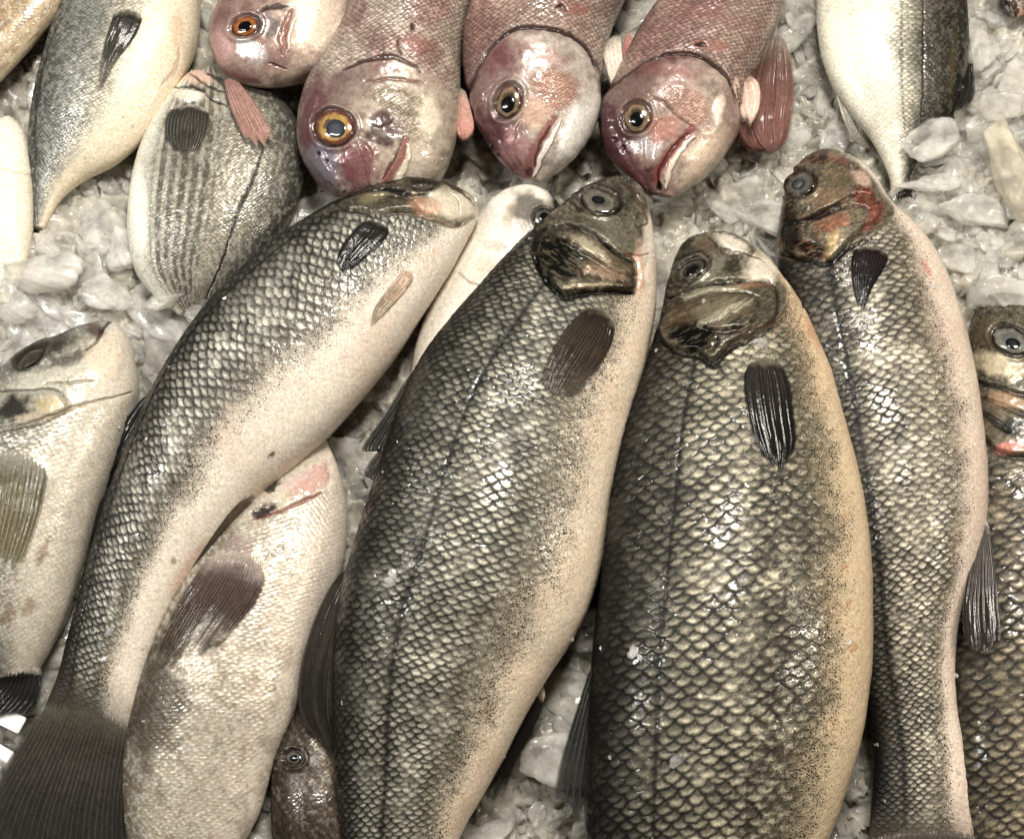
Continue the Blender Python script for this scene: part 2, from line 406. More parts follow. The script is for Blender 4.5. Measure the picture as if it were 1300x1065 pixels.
    if blend:                                            # the root takes the colour of the skin it grows from
        k = (1 - ss(0.0, blend, ug + 0.10 * (nzv - 0.5)))[..., None]
        C = C * (1 - k) + fish.skin_at(X[0, m // 2], Y[0, m // 2]) * k
    fade = (1 - ss(0.86, 1.0, ug + 0.10 * (nzv - 0.5)) * 0.55) * (1 - clear * (1 - bump) * ss(0.25, 0.8, ug))
    fade = fade * (0.25 + 0.75 * ss(0.0, 0.07, edge_v)) * ss(0.0, fadein, ug + fadein * 0.6 * (nzv - 0.5) + fadein * 0.25)
    Pb = P.copy(); Pb[..., 2] -= thick
    V = np.concatenate([P.reshape(-1, 3), Pb.reshape(-1, 3)])
    Q = grid_quads(n, m, False); nn = n * m
    rim = []
    def rimq(idx):
        i = np.array(idx); rim.append(np.stack([i[:-1], i[1:], i[1:] + nn, i[:-1] + nn], -1))
    rimq(np.arange(m)); rimq((n - 1) * m + np.arange(m)[::-1]); rimq(np.arange(n)[::-1] * m); rimq(np.arange(n) * m + m - 1)
    Q = np.concatenate([Q[:, ::-1], Q + nn] + rim)
    o = link_mesh(name, V, Q, M['fin'], parent, np.concatenate([C.reshape(-1, 3)] * 2), np.concatenate([surf.reshape(-1, 3)] * 2))
    at_ = o.data.attributes.new('fade', 'FLOAT', 'POINT'); at_.data.foreach_set('value', np.concatenate([fade.ravel()] * 2).astype(np.float32))
    # face normals outward
    bm = bmesh.new(); bm.from_mesh(o.data); bmesh.ops.recalc_face_normals(bm, faces=bm.faces); bm.to_mesh(o.data); bm.free()
    if label: o['label'] = label
    return o

def eye(fish, parent, cx, cy, rx, ry, rot, rings, pupil, pr=0.42, h=6.0, poff=(0, 0), pcol=(12, 12, 14), sink=2.0):
    """domed eyeball with ringed iris; the pupil is its child"""
    z = fish.hz([cx, cx + rx * 0.5, cx - rx * 0.5, cx, cx], [cy, cy, cy, cy + ry * 0.5, cy - ry * 0.5]); 
    A = np.array([[cx + dx, cy + dy] for dx, dy in ((0, 0), (rx * .7, 0), (-rx * .7, 0), (0, ry * .7), (0, -ry * .7))])
    zz = fish.hz(A[:, 0], A[:, 1]); zz = np.where(np.isfinite(zz), zz, np.nanmin(zz)); zc = zz.mean()
    gx = (zz[1] - zz[2]) / (1.4 * rx) * 0.85; gy = (zz[3] - zz[4]) / (1.4 * ry) * 0.85
    r = math.radians(rot)
    def dome(nr, na, R0, hh, base, ox=0, oy=0):
        rr = np.linspace(0.001, 1, nr)[:, None]; aa = np.linspace(0, 2 * math.pi, na, endpoint=False)[None, :]
        X = rr * np.cos(aa) * rx * R0 + ox; Y = rr * np.sin(aa) * ry * R0 + oy
        wx = cx + X * math.cos(r) - Y * math.sin(r); wy = cy + X * math.sin(r) + Y * math.cos(r)
        Z = zc + gx * (wx - cx) + gy * (wy - cy) + base + hh * np.sqrt(np.clip(1 - (rr * 0.97) ** 2, 0, 1)) * np.ones_like(aa)
        return rr * np.ones_like(aa), aa * np.ones_like(rr), at(wx, wy, Z), wx, wy
    rr, aa, P, wx, wy = dome(26, 64, 1.0, h, -sink)
    C = np.zeros(rr.shape + (3,))
    pos = [k[0] for k in rings]; cl = np.array([lin(*k[1]) for k in rings])
    rn = rr + (fbm(wx / 5, wy / 5, 3, fish.seed) - 0.5) * 0.34
    for c in range(3): C[..., c] = np.interp(rn, pos, cl[:, c])
    C *= (0.6 + 0.8 * fbm(wx / 3, wy / 3, 3, 3))[..., None]
    surf = np.stack([0.2 + 0 * rr, 0.1 + 0 * rr, 1 + 0 * rr], -1)
    o = link_mesh('eye', P.reshape(-1, 3), grid_quads(26, 64), M['eye'], parent, C.reshape(-1, 3), surf.reshape(-1, 3))
    rr, aa, P, wx, wy = dome(10, 40, pr, h * (1 - math.sqrt(1 - pr * pr)) + 0.8, h * math.sqrt(1 - pr * pr) - sink - 0.25, *poff)
    C = np.zeros(rr.shape + (3,)) + lin(*pcol); C += (lin(*pupil) - lin(*pcol)) * ss(0.0, 0.8, 1 - rr)[..., None]
    surf = np.stack([0.15 + 0 * rr, 0 * rr, 1 + 0 * rr], -1)
    link_mesh('pupil', P.reshape(-1, 3), grid_quads(10, 40), M['eye'], o, C.reshape(-1, 3), surf.reshape(-1, 3))
    for oo in (o, o.children[0]):
        if sum(p.normal.z for p in oo.data.polygons) < 0: oo.data.flip_normals()
    return o
# ------------------------------------------------------------------ skin patterns by kind of fish
def Z(ox, oy, s, *p): return [(ox + x / s, oy + y / s) for x, y in p]
def headmask(f, pts, soft=5):
    P = [tuple(p) for p in curve(list(pts) + [pts[0]], 90)[:-1]]
    return ss(-soft * 0.5, soft * 0.5, sdpoly(f.px, f.py, P))

def paint_bass(f, q, hgt, vs, head, belly=(224, 210, 190), belly2=(212, 186, 162), light=(192, 188, 170), lightback=(58, 58, 53), dark=(9, 8, 7), lat=0.36,
               ventral_fade=0.10, speck=1.0, back=0.07, latw=1.0, metal=0.12, contrast=1.0, warmth=None, tailmix=True):
    vb = f.vb; n1 = f.nz(70, 3, 1); n2 = f.nz(22, 3, 2)
    f.col[:] = lin(*belly); f.mix(ss(0.45, 0.75, n1) * 0.6, lin(*belly2))
    f.mix(ss(0.86, 1.0, vb) * 0.35, lin(*belly2))
    if warmth is not None: f.mix(ss(warmth[0], warmth[1], vb) * (1 - ss(0.93, 1.0, vb)) * 0.75, lin(*warmth[2]))
    f.rough[:] = 0.30
    vv = vb + (n1 - 0.5) * 0.10 + (n2 - 0.5) * 0.05
    hm = headmask(f, head) * f.top if head is not None else np.zeros(vb.shape)
    hm_all = np.maximum(hm, 0)
    w = 1 - ss(vs - ventral_fade, vs + ventral_fade, vv)
    # ground tone of the flank
    g = ss(0.0, vs, vb)[..., None]
    f.mix(w, lin(104, 96, 74) * g + lin(16, 15, 13) * (1 - g))
    L = lin(*lightback) * (1 - ss(0.06, 0.46, vb))[..., None] + lin(*light) * ss(0.06, 0.46, vb)[..., None]
    pt = ((0.72 + 0.56 * n1) * (0.22 + 0.78 * ss(0.03, 0.36, vb)))[..., None]
    ws = w * (1 - hm_all) * ss(back * 0.5, back * 1.3, vb) * (1 - ss(0.93, 0.99, f.t))
    f.add_scales(ws * (1 - 0.35 * ss(vs - 0.22, vs, vv)), q, hgt, L * pt, lin(*dark) * np.ones_like(L), metal=metal, contrast=contrast)
    bl = ss(vs - 0.1, vs + 0.05, vv) * (1 - hm_all) * 0.22 * f.top
    f.add_scales(bl, q, hgt * 1.0, np.clip(f.col * 1.15, 0, 0.8), f.col * 0.62, metal=0.05, contrast=0.8)
    # pepper where the scales give out
    band = np.exp(-((vv - vs + 0.01) / 0.13) ** 2) * (1 - hm_all)
    f.pepper = np.clip(band * speck * (0.35 + 0.95 * f.nz(10, 3, 63)), 0, 1.1) * f.top
    f.disp += 0.5 * (vnoise(f.px / 3, f.py / 3, 8) - 0.5) * band
    # dark back ridge, lateral line
    f.mix((1 - ss(back * 0.4, back * 1.5, vb + (n2 - 0.5) * 0.04)) * 0.85, lin(26, 25, 22))
    lt = lat + 0.02 * np.sin(f.t * 9)
    ll = np.exp(-((vb - lt) * f.W[:, None] / (2.6 * latw)) ** 2) * (1 - hm_all)
    f.mix(ll * 0.8, lin(12, 12, 11)); f.disp -= 1.2 * ll
    f.mix(np.exp(-((vb - lt) * f.W[:, None] / 11) ** 2) * 0.28 * (1 - hm_all), lin(20, 19, 16))
    if tailmix: f.mix(ss(0.90, 0.985, f.t + 0.03 * (n2 - 0.5)) * 0.9, lin(58, 52, 42) * (0.7 + 0.6 * f.nz(5, 2, 66))[..., None])
    # soft belly wrinkles
    f.disp += 2.2 * (f.nz(60, 3, 21) - 0.5) * ss(vs, vs + 0.1, vb) + 1.5 * (n1 - 0.5)
    f.disp += 0.2 * (vnoise(f.px / 5, f.py / 5, 12) - 0.5) * ss(vs, vs + 0.1, vb)
    # head ground
    if head is not None:
        h = hm * (1 - ss(0.72, 0.86, vb + (n2 - 0.5) * 0.1))
        f.mix(h * 0.92, lin(88, 82, 66)); f.mix(hm * (1 - ss(0.0, 0.4, vb)) * 0.8, lin(36, 33, 28))
        m1 = ss(0.5, 0.75, f.nz(5, 4, 33)) * h; f.mix(m1 * 0.16, lin(140, 128, 100), metal=0.3)
        m2 = ss(0.52, 0.72, f.nz(7, 4, 34)) * h; f.mix(m2 * 0.25, lin(32, 27, 20))
        f.metal = np.where(h > 0.5, 0.25, f.metal)
        f.disp += 0.7 * (f.nz(7, 3, 35) - 0.5) * hm; f.rough = f.rough * (1 - hm) + 0.34 * hm; f.wet = f.wet * (1 - hm * 0.4)
        f.mix(h * 0.55 * ss(0.45, 0.62, f.nz(2.6, 2, 36)), lin(128, 120, 98)); f.mix(h * 0.5 * ss(0.5, 0.62, f.nz(2.8, 2, 37)), lin(34, 31, 25))
    return hm

def paint_bream(f, q=8, hgt=0.9, belly=(232, 222, 204), side=(176, 170, 152), back=(70, 68, 62), vs=0.72, stripes=None, head=None, dark=(40, 36, 30), metal=0.45, contrast=0.6, gloss=0.30, blotch=0.0, glit=0.4):
    vb = f.vb; n1 = f.nz(60, 3, 1); n2 = f.nz(16, 4, 2)
    f.col[:] = lin(*belly); vv = vb + (n1 - 0.5) * 0.12 + (n2 - 0.5) * 0.05
    f.mix(1 - ss(vs - 0.2, vs + 0.12, vv), lin(*side))
    f.mix((1 - ss(0.05, 0.42, vv)) * 0.85, lin(*back))
    w = np.maximum(1 - ss(vs - 0.05, vs + 0.2, vv), 0.45) * f.top
    hm = headmask(f, head) * f.top if head is not None else np.zeros(vb.shape)
    base = f.col.copy()
    f.add_scales(w * (1 - hm), q, hgt, np.clip(base * 1.35, 0, 0.85), base * (1 - 0.85 * contrast), metal=metal, rnd=0.5, contrast=contrast, warp=2.5)
    if stripes is not None:
        v0, v1, nst = stripes
        ph = (vb - v0) / (v1 - v0) * nst + 0.20 * (n1 - 0.5)
        m = ss(0.25, 0.6, np.abs(np.mod(ph, 1) - 0.5) * 2) * ss(v0 - 0.02, v0 + 0.03, vb) * (1 - ss(v1 - 0.04, v1 + 0.03, vb))
        f.mix(m * (0.55 + 0.35 * n2), lin(58, 52, 42))
    if blotch: f.mix(ss(0.5, 0.68, f.nz(13, 4, 15)) * blotch * (1 - hm), lin(92, 74, 52))
    f.rough = f.rough * 0 + gloss + 0.1 * n2
    f.disp += 1.2 * (n1 - 0.5) + 0.5 * (n2 - 0.5)
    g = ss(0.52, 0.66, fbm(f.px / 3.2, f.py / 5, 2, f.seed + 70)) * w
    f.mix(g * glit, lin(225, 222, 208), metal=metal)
    return hm

def paint_snapper(f, head, bodycol=(176, 146, 126), pink=(134, 88, 80), cream=(206, 186, 164), purple=(84, 44, 46), q=9):
    vb = f.vb; n1 = f.nz(55, 4, 1); n2 = f.nz(18, 4, 2); n3 = f.nz(7, 3, 3)
    f.col[:] = lin(*bodycol)
    f.mix(ss(0.48, 0.66, n1) * 0.7, lin(*pink)); f.mix(ss(0.75, 1.0, vb + (n2 - 0.5) * 0.2) * 0.8, lin(*cream))
    f.mix((1 - ss(0.0, 0.22, vb + (n2 - .5) * .1)) * 0.5, lin(*purple))
    hm = headmask(f, head, 12) * f.top
    base = f.col.copy(); f.add_scales((1 - hm) * f.top * 0.9, q, 1.1, np.clip(base * 1.3 + 0.05, 0, 0.75), base * 0.15, metal=0.1, rnd=0.35, contrast=0.75, warp=3)
    f.mix(hm * 0.75, lin(*cream))
    f.mix(hm * ss(0.42, 0.72, n1) * 0.55, lin(*pink)); f.mix(hm * ss(0.45, 0.8, n3) * 0.35, lin(206, 186, 170))
    f.mix(hm * ss(0.42, 0.75, f.nz(12, 5, 9)) * 0.5, lin(84, 50, 50))
    f.mix(hm * (1 - ss(0.22, 0.72, vb + (n2 - 0.5) * 0.5)) * (0.55 + 0.5 * n1), lin(*purple))
    f.rough[:] = 0.30; f.metal += 0.12 * hm
    f.disp += 2.0 * (n1 - 0.5) + 1.0 * (n2 - 0.5) + 0.6 * (n3 - 0.5)
    return hm

GB = 'sea bass laid side by side on the ice'
GS = 'pink sea breams laid in a row with their heads toward the viewer'
GR = 'silver breams laid on the ice'
eye_pale = [(0, (24, 24, 24)), (0.36, (70, 68, 60)), (0.5, (92, 87, 76)), (0.66, (112, 107, 94)), (0.8, (96, 90, 78)), (0.9, (60, 54, 44)), (1.0, (30, 26, 20))]
eye_dull = [(0, (52, 58, 62)), (0.4, (66, 70, 70)), (0.6, (92, 88, 80)), (0.8, (70, 64, 56)), (0.9, (34, 28, 24)), (1.0, (22, 18, 16))]
eye_dark = [(0, (14, 14, 14)), (0.5, (32, 30, 26)), (0.75, (74, 68, 56)), (0.9, (30, 27, 22)), (1.0, (18, 16, 13))]
eye_gold = [(0, (60, 60, 62)), (0.48, (90, 76, 60)), (0.56, (176, 138, 70)), (0.70, (168, 128, 66)), (0.82, (104, 66, 48)), (1.0, (86, 44, 40))]
eye_brown = [(0, (20, 18, 16)), (0.5, (60, 48, 34)), (0.64, (104, 86, 62)), (0.8, (136, 112, 86)), (0.9, (84, 56, 46)), (1.0, (70, 36, 34))]
eye_orange = [(0, (20, 18, 16)), (0.45, (92, 52, 26)), (0.6, (160, 92, 42)), (0.85, (140, 78, 42)), (1.0, (84, 44, 36))]

# ================================================================== the sea bass
fishes = []
def done(f, label, cat, group):
    t = thing(f.name, label, cat, group); f.finish(t); f.root = t; fishes.append(f); return t

# --- bass across the left
A = Fish('sea_bass', [
    (606, 264, 607, 268, 3, 96), (598, 251, 603, 284, 15, 95), (578, 239, 595, 300, 25, 94), (543, 231, 578, 332, 38, 92), (500, 234, 556, 368, 50, 90), (455, 247, 530, 407, 58, 88),
    (400, 275, 500, 454, 66, 85), (345, 312, 464, 500, 70, 82), (290, 362, 423, 547, 72, 78), (245, 415, 375, 590, 72, 74), (205, 478, 328, 630, 68, 70),
    (170, 550, 283, 682, 60, 66), (142, 620, 244, 733, 50, 60), (120, 690, 215, 782, 42, 56), (102, 755, 196, 828, 34, 52), (86, 812, 182, 868, 24, 48),
    (76, 850, 175, 900, 16, 46), (62, 885, 171, 930, 9, 45), (50, 912, 168, 950, 4, 44)], seed=1, step=1.2)
z7 = lambda *p: Z(400, 200, 4.4375, *p)
hdA = z7((0, 330), (130, 255), (260, 190), (500, 140), (640, 110), (900, 230), (930, 300), (800, 400), (620, 350), (480, 320), (330, 320), (230, 310), (130, 290))
paint_bass(A, 18, 1.35, 0.60, hdA, belly=(224, 210, 190), belly2=(212, 186, 162), light=(208, 203, 184), lat=0.20, latw=0.7, back=0.03, speck=1.1)
A.plate(z7((120, 260), (260, 200), (430, 190), (560, 250), (600, 290), (430, 310), (330, 330), (270, 300), (190, 300)), 3.5, 6, (62, 56, 42), 0.45, groove=2.5)
A.stroke(z7((330, 180), (450, 180), (540, 215), (640, 205)), 2.2, (18, 15, 12), 0.9, -2.0)
A.stroke(z7((300, 230), (420, 225), (520, 245), (560, 280)), 1.6, (18, 15, 12), 0.8, -1.5)
A.blob(*z7((330, 230))[0], 20, 8, -20, (150, 136, 100), 0.6, 0, metal=0.4)
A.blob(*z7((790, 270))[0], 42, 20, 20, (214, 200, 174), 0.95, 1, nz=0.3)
A.blob(*z7((630, 270))[0], 24, 12, 15, (186, 138, 108), 0.6, 0, nz=0.5)
A.blob(*z7((600, 130))[0], 40, 5, 8, (40, 36, 28), 0.9, 0, nz=0.4)
A.stroke(z7((480, 310), (620, 335), (720, 360), (810, 390), (850, 350)), 1.4, (160, 124, 98), 0.6, -1.0)
A.stroke(z7((640, 110), (760, 160), (850, 220), (900, 270)), 2.0, (70, 56, 44), 0.8, -1.5)
A.stroke(z7((760, 200), (810, 250), (815, 320)), 1.0, (176, 148, 120), 0.5, -0.6)
A.blob(345, 577, 7, 3, -35, (74, 34, 24), 0.85, nz=0.5, ns=4); A.blob(220, 712, 4, 5, 0, (130, 84, 52), 0.7)
A.blob(250, 470 + 80, 60, 12, -55, (226, 206, 182), 0.0, 0)
A.blob(540, 330, 30, 10, -40, (206, 168, 138), 0.45, 0)
A.blob(240, 722, 45, 12, -55, (206, 160, 134), 0.5, 0)
A.sock((537, 236), 14, 5, 2)
done(A, 'long sea bass lying aslant, its snout touching the golden-eyed pink bream', 'sea bass', GB)

# --- big bass in the middle
B = Fish('sea_bass', [
    (812, 238, 816, 241, 4, 92), (797, 229, 822, 262, 22, 92), (770, 230, 829, 296, 38, 93), (738, 244, 832, 332, 50, 94), (700, 274, 833, 370, 62, 95), (655, 315, 829, 412, 70, 95),
    (612, 362, 821, 457, 78, 95), (572, 408, 810, 502, 84, 95), (540, 450, 798, 547, 88, 95), (513, 500, 786, 592, 90, 95), (494, 552, 776, 637, 92, 95),
    (478, 602, 769, 682, 92, 95), (462, 650, 760, 730, 90, 94), (447, 700, 745, 778, 88, 92), (434, 745, 722, 820, 84, 90), (426, 795, 697, 857, 78, 86),
    (422, 850, 672, 900, 72, 82), (422, 910, 648, 945, 64, 78), (426, 975, 625, 990, 56, 72), (434, 1050, 590, 1050, 46, 66), (442, 1130, 560, 1120, 34, 58), (442, 1200, 530, 1190, 18, 50), (436, 1240, 535, 1230, 6, 46)], seed=2, step=1.2)
z8 = lambda *p: Z(660, 220, 2.6625, *p)
hdB = z8((400, 60), (330, 20), (260, 22), (150, 75), (95, 150), (50, 210), (50, 300), (95, 365), (150, 415), (250, 400), (385, 402), (470, 400), (480, 200), (430, 90))
paint_bass(B, 16.5, 1.2, 0.72, hdB, belly=(226, 206, 178), belly2=(208, 182, 154), light=(188, 182, 160), lightback=(60, 62, 57), lat=0.37, back=0.05, speck=1.2, ventral_fade=0.12)
B.plate(z8((100, 185), (160, 175), (240, 205), (330, 275), (390, 290), (400, 330), (390, 395), (300, 398), (190, 405), (150, 412), (95, 355), (58, 290), (70, 220)), 5.0, 5, None, 0.3, groove=3.0, gw=2.2, dome=1.5)
B.plate(z8((170, 190), (260, 225), (345, 295), (400, 350), (340, 350), (230, 290), (160, 240)), 2.0, 5, (96, 84, 58), 0.35, groove=1.5)
B.stroke(z8((100, 190), (160, 180), (250, 212), (330, 280), (370, 310)), 5.0, (14, 12, 10), 0.95, -3.0)
B.mix(headmask(B, z8((58, 290), (70, 220), (100, 185), (170, 180), (250, 215), (340, 285), (395, 320), (385, 395), (190, 402), (150, 410))) * B.top * 0.75, lin(46, 40, 30))
B.blob(*z8((135, 300))[0], 36, 27, 40, (10, 11, 9), 0.97, -1, edge=0.35, nz=0.5, ns=10, metal=0.02, rough=0.2)
B.blob(*z8((215, 345))[0], 20, 10, 15, (62, 48, 30), 0.7, 0, nz=0.5)
B.blob(*z8((230, 250))[0], 30, 10, 30, (132, 118, 86), 0.5, 0, nz=0.5, ns=7, metal=0.4)
B.blob(*z8((300, 320))[0], 26, 14, 20, (112, 88, 62), 0.5, 0, nz=0.6, ns=9, metal=0.3)
B.blob(*z8((330, 385))[0], 34, 5, 0, (50, 36, 24), 0.7, 0)
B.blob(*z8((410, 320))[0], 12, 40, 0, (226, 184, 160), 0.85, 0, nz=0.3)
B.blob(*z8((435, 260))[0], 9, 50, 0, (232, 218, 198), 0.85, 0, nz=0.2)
B.blob(*z8((300, 190))[0], 40, 18, 28, (112, 108, 92), 0.45, 0, nz=0.5, ns=8)
B.blob(*z8((230, 170))[0], 32, 7, 24, (60, 52, 38), 0.55, 0, nz=0.5, ns=8)
B.blob(*z8((350, 70))[0], 17, 22, 0, (50, 46, 38), 0.85, 0, nz=0.4, ns=8)
B.stroke(z8((385, 30), (400, 90), (425, 140), (430, 170), (400, 185)), 2.2, (92, 64, 50), 0.8, -2.0)
B.stroke(z8((350, 270), (400, 275), (440, 268)), 1.4, (140, 90, 66), 0.7, -1.5)
B.plate(z8((175, 95), (230, 45), (290, 45), (335, 85), (335, 125), (290, 140), (215, 125)), 0.8, 6, (92, 88, 74), 0.6, groove=1.6, gw=2.2, gcol=(30, 26, 22))
B.streaks(headmask(B, hdB) * B.top * (B.vb < 0.7), 35, 9, 2.2, (150, 138, 108), 0.22, hi=0.70, lo=0.5)
B.mix(B.top * ss(0.70, 0.82, B.vb) * ss(0.4, 0.6, B.nz(50, 3, 90)) * 0.35, lin(222, 192, 160))
B.stroke(z8((40, 270), (60, 320), (110, 390), (150, 422), (230, 406), (390, 404)), 3.6, (10, 9, 8), 0.95, -2.5)  # this and the next: shadow behind the gill cover, painted into the skin
B.stroke(z8((110, 175), (60, 210), (38, 270)), 4.0, (14, 13, 11), 0.9, -1.5)
B.blob(*z8((240, 262))[0], 32, 7, 32, (160, 148, 122), 0.8, 0.5, nz=0.6, ns=6, metal=0.3)
B.blob(*z8((290, 345))[0], 34, 8, 14, (146, 120, 94), 0.75, 0.5, nz=0.6, ns=6, metal=0.3)
B.blob(*z8((240, 385))[0], 34, 4, -3, (168, 150, 116), 0.7, 0.5, nz=0.6, ns=5)
B.stroke(z8((60, 130), (160, 60), (250, 18)), 8, (28, 26, 22), 0.7, 0)
B.stroke(Z(350, 600, 2.802, (760, 810), (750, 850), (790, 915)), 3, (140, 108, 66), 0.7, -0.5)
B.sock(z8((270, 95))[0], 25, 14.5, 14)
done(B, 'broad sea bass in the middle, wide pale eye and sharp spines on its back', 'sea bass', GB)

# --- big bass right of the middle
C_ = Fish('sea_bass', [
    (898, 300, 906, 300, 5, 86), (872, 307, 932, 303, 26, 86), (858, 325, 963, 322, 42, 88), (848, 355, 990, 352, 54, 90), (838, 400, 1019, 395, 66, 92), (824, 447, 1037, 434, 74, 94),
    (806, 497, 1055, 477, 80, 95), (788, 550, 1070, 527, 86, 96), (776, 607, 1084, 582, 90, 97), (768, 672, 1097, 647, 94, 98), (761, 742, 1104, 722, 96, 98),
    (753, 812, 1106, 797, 96, 98), (747, 882, 1103, 867, 94, 96), (744, 952, 1092, 942, 90, 94), (742, 1032, 1068, 1022, 82, 88), (750, 1120, 1030, 1110, 68, 78),
    (765, 1220, 980, 1210, 50, 66), (790, 1300, 930, 1290, 26, 52), (795, 1350, 925, 1345, 8, 46)], seed=3)
hdC = z8((690, 215), (600, 210), (545, 230), (500, 320), (485, 380), (465, 500), (500, 590), (560, 610), (650, 640), (700, 590), (800, 545), (850, 500), (900, 430), (900, 350), (800, 240))
paint_bass(C_, 22, 1.6, 0.74, hdC, belly=(222, 196, 156), belly2=(212, 168, 122), light=(190, 180, 152), lightback=(56, 56, 51), lat=0.30, back=0.04, speck=1.35, ventral_fade=0.10, warmth=(0.72, 0.86, (216, 190, 150)))
C_.plate(z8((500, 430), (600, 390), (720, 375), (850, 365), (870, 440), (860, 500), (800, 540), (700, 590), (650, 638), (600, 605), (540, 600), (480, 560)), 5, 5, None, 0, groove=3, gw=2.2, dome=1.5)
C_.plate(z8((560, 440), (680, 410), (800, 440), (790, 500), (700, 540), (600, 520)), 2, 5, (108, 92, 62), 0.5, groove=1.4)
C_.stroke(z8((500, 425), (600, 390), (700, 368), (790, 372), (860, 378)), 4.2, (20, 16, 12), 0.9, -3)
C_.stroke(z8((660, 520), (720, 470), (790, 430), (850, 440)), 1.8, (40, 28, 20), 0.8, -2)
C_.stroke(z8((680, 615), (740, 560), (810, 520), (860, 500), (900, 450)), 2.2, (92, 60, 42), 0.8, -2.5)
C_.mix(headmask(C_, z8((480, 470), (600, 395), (720, 378), (850, 380), (860, 490), (800, 540), (700, 590), (650, 638), (600, 605), (540, 600), (480, 560))) * C_.top * 0.6, lin(60, 52, 38))
C_.blob(*z8((590, 560))[0], 34, 19, 15, (10, 9, 8), 0.97, -1, edge=0.35, nz=0.5, ns=10, rough=0.2)
C_.blob(*z8((520, 450))[0], 16, 26, 20, (22, 20, 16), 0.8, 0, nz=0.5)
C_.blob(*z8((740, 520))[0], 22, 8, -35, (24, 18, 12), 0.85, 0, nz=0.6, ns=8)
C_.blob(*z8((560, 480))[0], 24, 14, -20, (84, 62, 40), 0.6, 0, nz=0.5, ns=10)
C_.blob(*z8((650, 470))[0], 32, 11, -18, (130, 120, 94), 0.45, 0, nz=0.6, ns=8, metal=0.35)
C_.blob(*z8((640, 330))[0], 42, 13, -33, (124, 120, 104), 0.55, 0, nz=0.5, ns=8, metal=0.3)
C_.blob(*z8((720, 310))[0], 16, 12, -20, (40, 36, 28), 0.75, 0, nz=0.7, ns=7)
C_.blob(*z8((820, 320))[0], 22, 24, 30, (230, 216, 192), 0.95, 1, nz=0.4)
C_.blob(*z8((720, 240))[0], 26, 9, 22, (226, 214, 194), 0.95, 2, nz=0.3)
C_.blob(*z8((620, 250))[0], 17, 14, -20, (92, 74, 56), 0.8, 1, nz=0.4)
C_.blob(*z8((780, 385))[0], 30, 6, 0, (160, 108, 76), 0.6, 0, nz=0.6)
C_.stroke(z8((640, 215), (680, 260), (780, 275), (830, 300)), 2.2, (70, 52, 40), 0.75, -2.2)
C_.stroke(z8((900, 360), (915, 430), (900, 500), (850, 545)), 1.5, (190, 150, 120), 0.6, -2)
C_.stroke(z8((940, 380), (960, 450), (940, 520), (880, 570)), 1.5, (190, 150, 120), 0.5, -2)
C_.plate(z8((505, 340), (540, 290), (610, 270), (640, 300), (600, 350), (530, 385)), 0.6, 5, (44, 40, 34), 0.8, groove=2.4, gw=2.4)
C_.blob(*z8((990, 540))[0], 20, 8, 65, (206, 134, 96), 0.5, 0, nz=0.5)
for x, y in ((1072, 655), (1070, 720), (1078, 765), (1083, 822)): C_.blob(x, y, 4, 7, 20, (186, 112, 62), 0.5, 0, nz=0.8, ns=6)
C_.streaks(headmask(C_, hdC) * C_.top * (C_.vb < 0.66), -25, 9, 2.2, (150, 138, 110), 0.22, hi=0.70, lo=0.5)
C_.stroke(z8((470, 560), (540, 612), (600, 618), (650, 655), (700, 605), (800, 555)), 3.6, (12, 10, 9), 0.95, -2.5)  # shadow gap behind the gill cover, painted dark
C_.stroke(z8((610, 520), (700, 480), (780, 440)), 5, (156, 148, 124), 0.65, 0.6, wob=2)
C_.stroke(z8((560, 430), (640, 405), (740, 395)), 5, (150, 142, 118), 0.6, 0.6, wob=2)
C_.blob(*z8((560, 260))[0], 12, 22, 20, (26, 24, 20), 0.7, 0, nz=0.5)
# ragged dark pepper over the lower flank
pm = C_.top * np.exp(-((C_.vb - 0.60) / 0.11) ** 2) * ss(0.50, 0.58, C_.nz(6, 3, 44)) * ss(0.4, 0.6, C_.t * 1.0 + 0.25) * (1 - headmask(C_, hdC))
C_.mix(pm * 0.75, lin(34, 26, 18))
C_.sock(z8((580, 328))[0], 20, 11, -33)
done(C_, 'thickest sea bass with yellow belly and a long dark fin on its side', 'sea bass', GB)

# --- slim bass with a bloody cheek
D_ = Fish('sea_bass', [
    (1040, 191, 1048, 190, 4, 74), (1021, 202, 1073, 200, 22, 74), (1004, 222, 1103, 220, 38, 76), (994, 255, 1131, 262, 50, 78), (987, 300, 1161, 292, 58, 78), (986, 350, 1187, 325, 64, 78),
    (992, 405, 1209, 375, 68, 77), (1005, 460, 1225, 425, 70, 76), (1020, 520, 1238, 485, 70, 75), (1036, 580, 1247, 548, 68, 74), (1050, 640, 1252, 610, 66, 73),
    (1062, 700, 1249, 670, 60, 72), (1073, 755, 1236, 728, 52, 70), (1083, 805, 1217, 785, 44, 68), (1093, 860, 1211, 845, 34, 66), (1103, 915, 1215, 900, 26, 64),
    (1108, 960, 1225, 955, 20, 63), (1107, 1010, 1234, 1004, 14, 62), (1103, 1060, 1246, 1056, 8, 62), (1100, 1095, 1254, 1092, 3, 62)], seed=4, step=1.2)
z6 = lambda *p: Z(980, 180, 5.325, *p)
hdD = z6((400, 50), (300, 60), (200, 120), (80, 300), (60, 480), (20, 700), (60, 780), (200, 790), (380, 810), (500, 730), (640, 640), (760, 570), (830, 480), (700, 260), (560, 150))
paint_bass(D_, 16.5, 1.3, 0.70, hdD, belly=(226, 204, 182), belly2=(210, 184, 162), light=(212, 200, 174), lightback=(38, 36, 33), lat=0.29, back=0.05, latw=1.5, speck=1.1, ventral_fade=0.08)
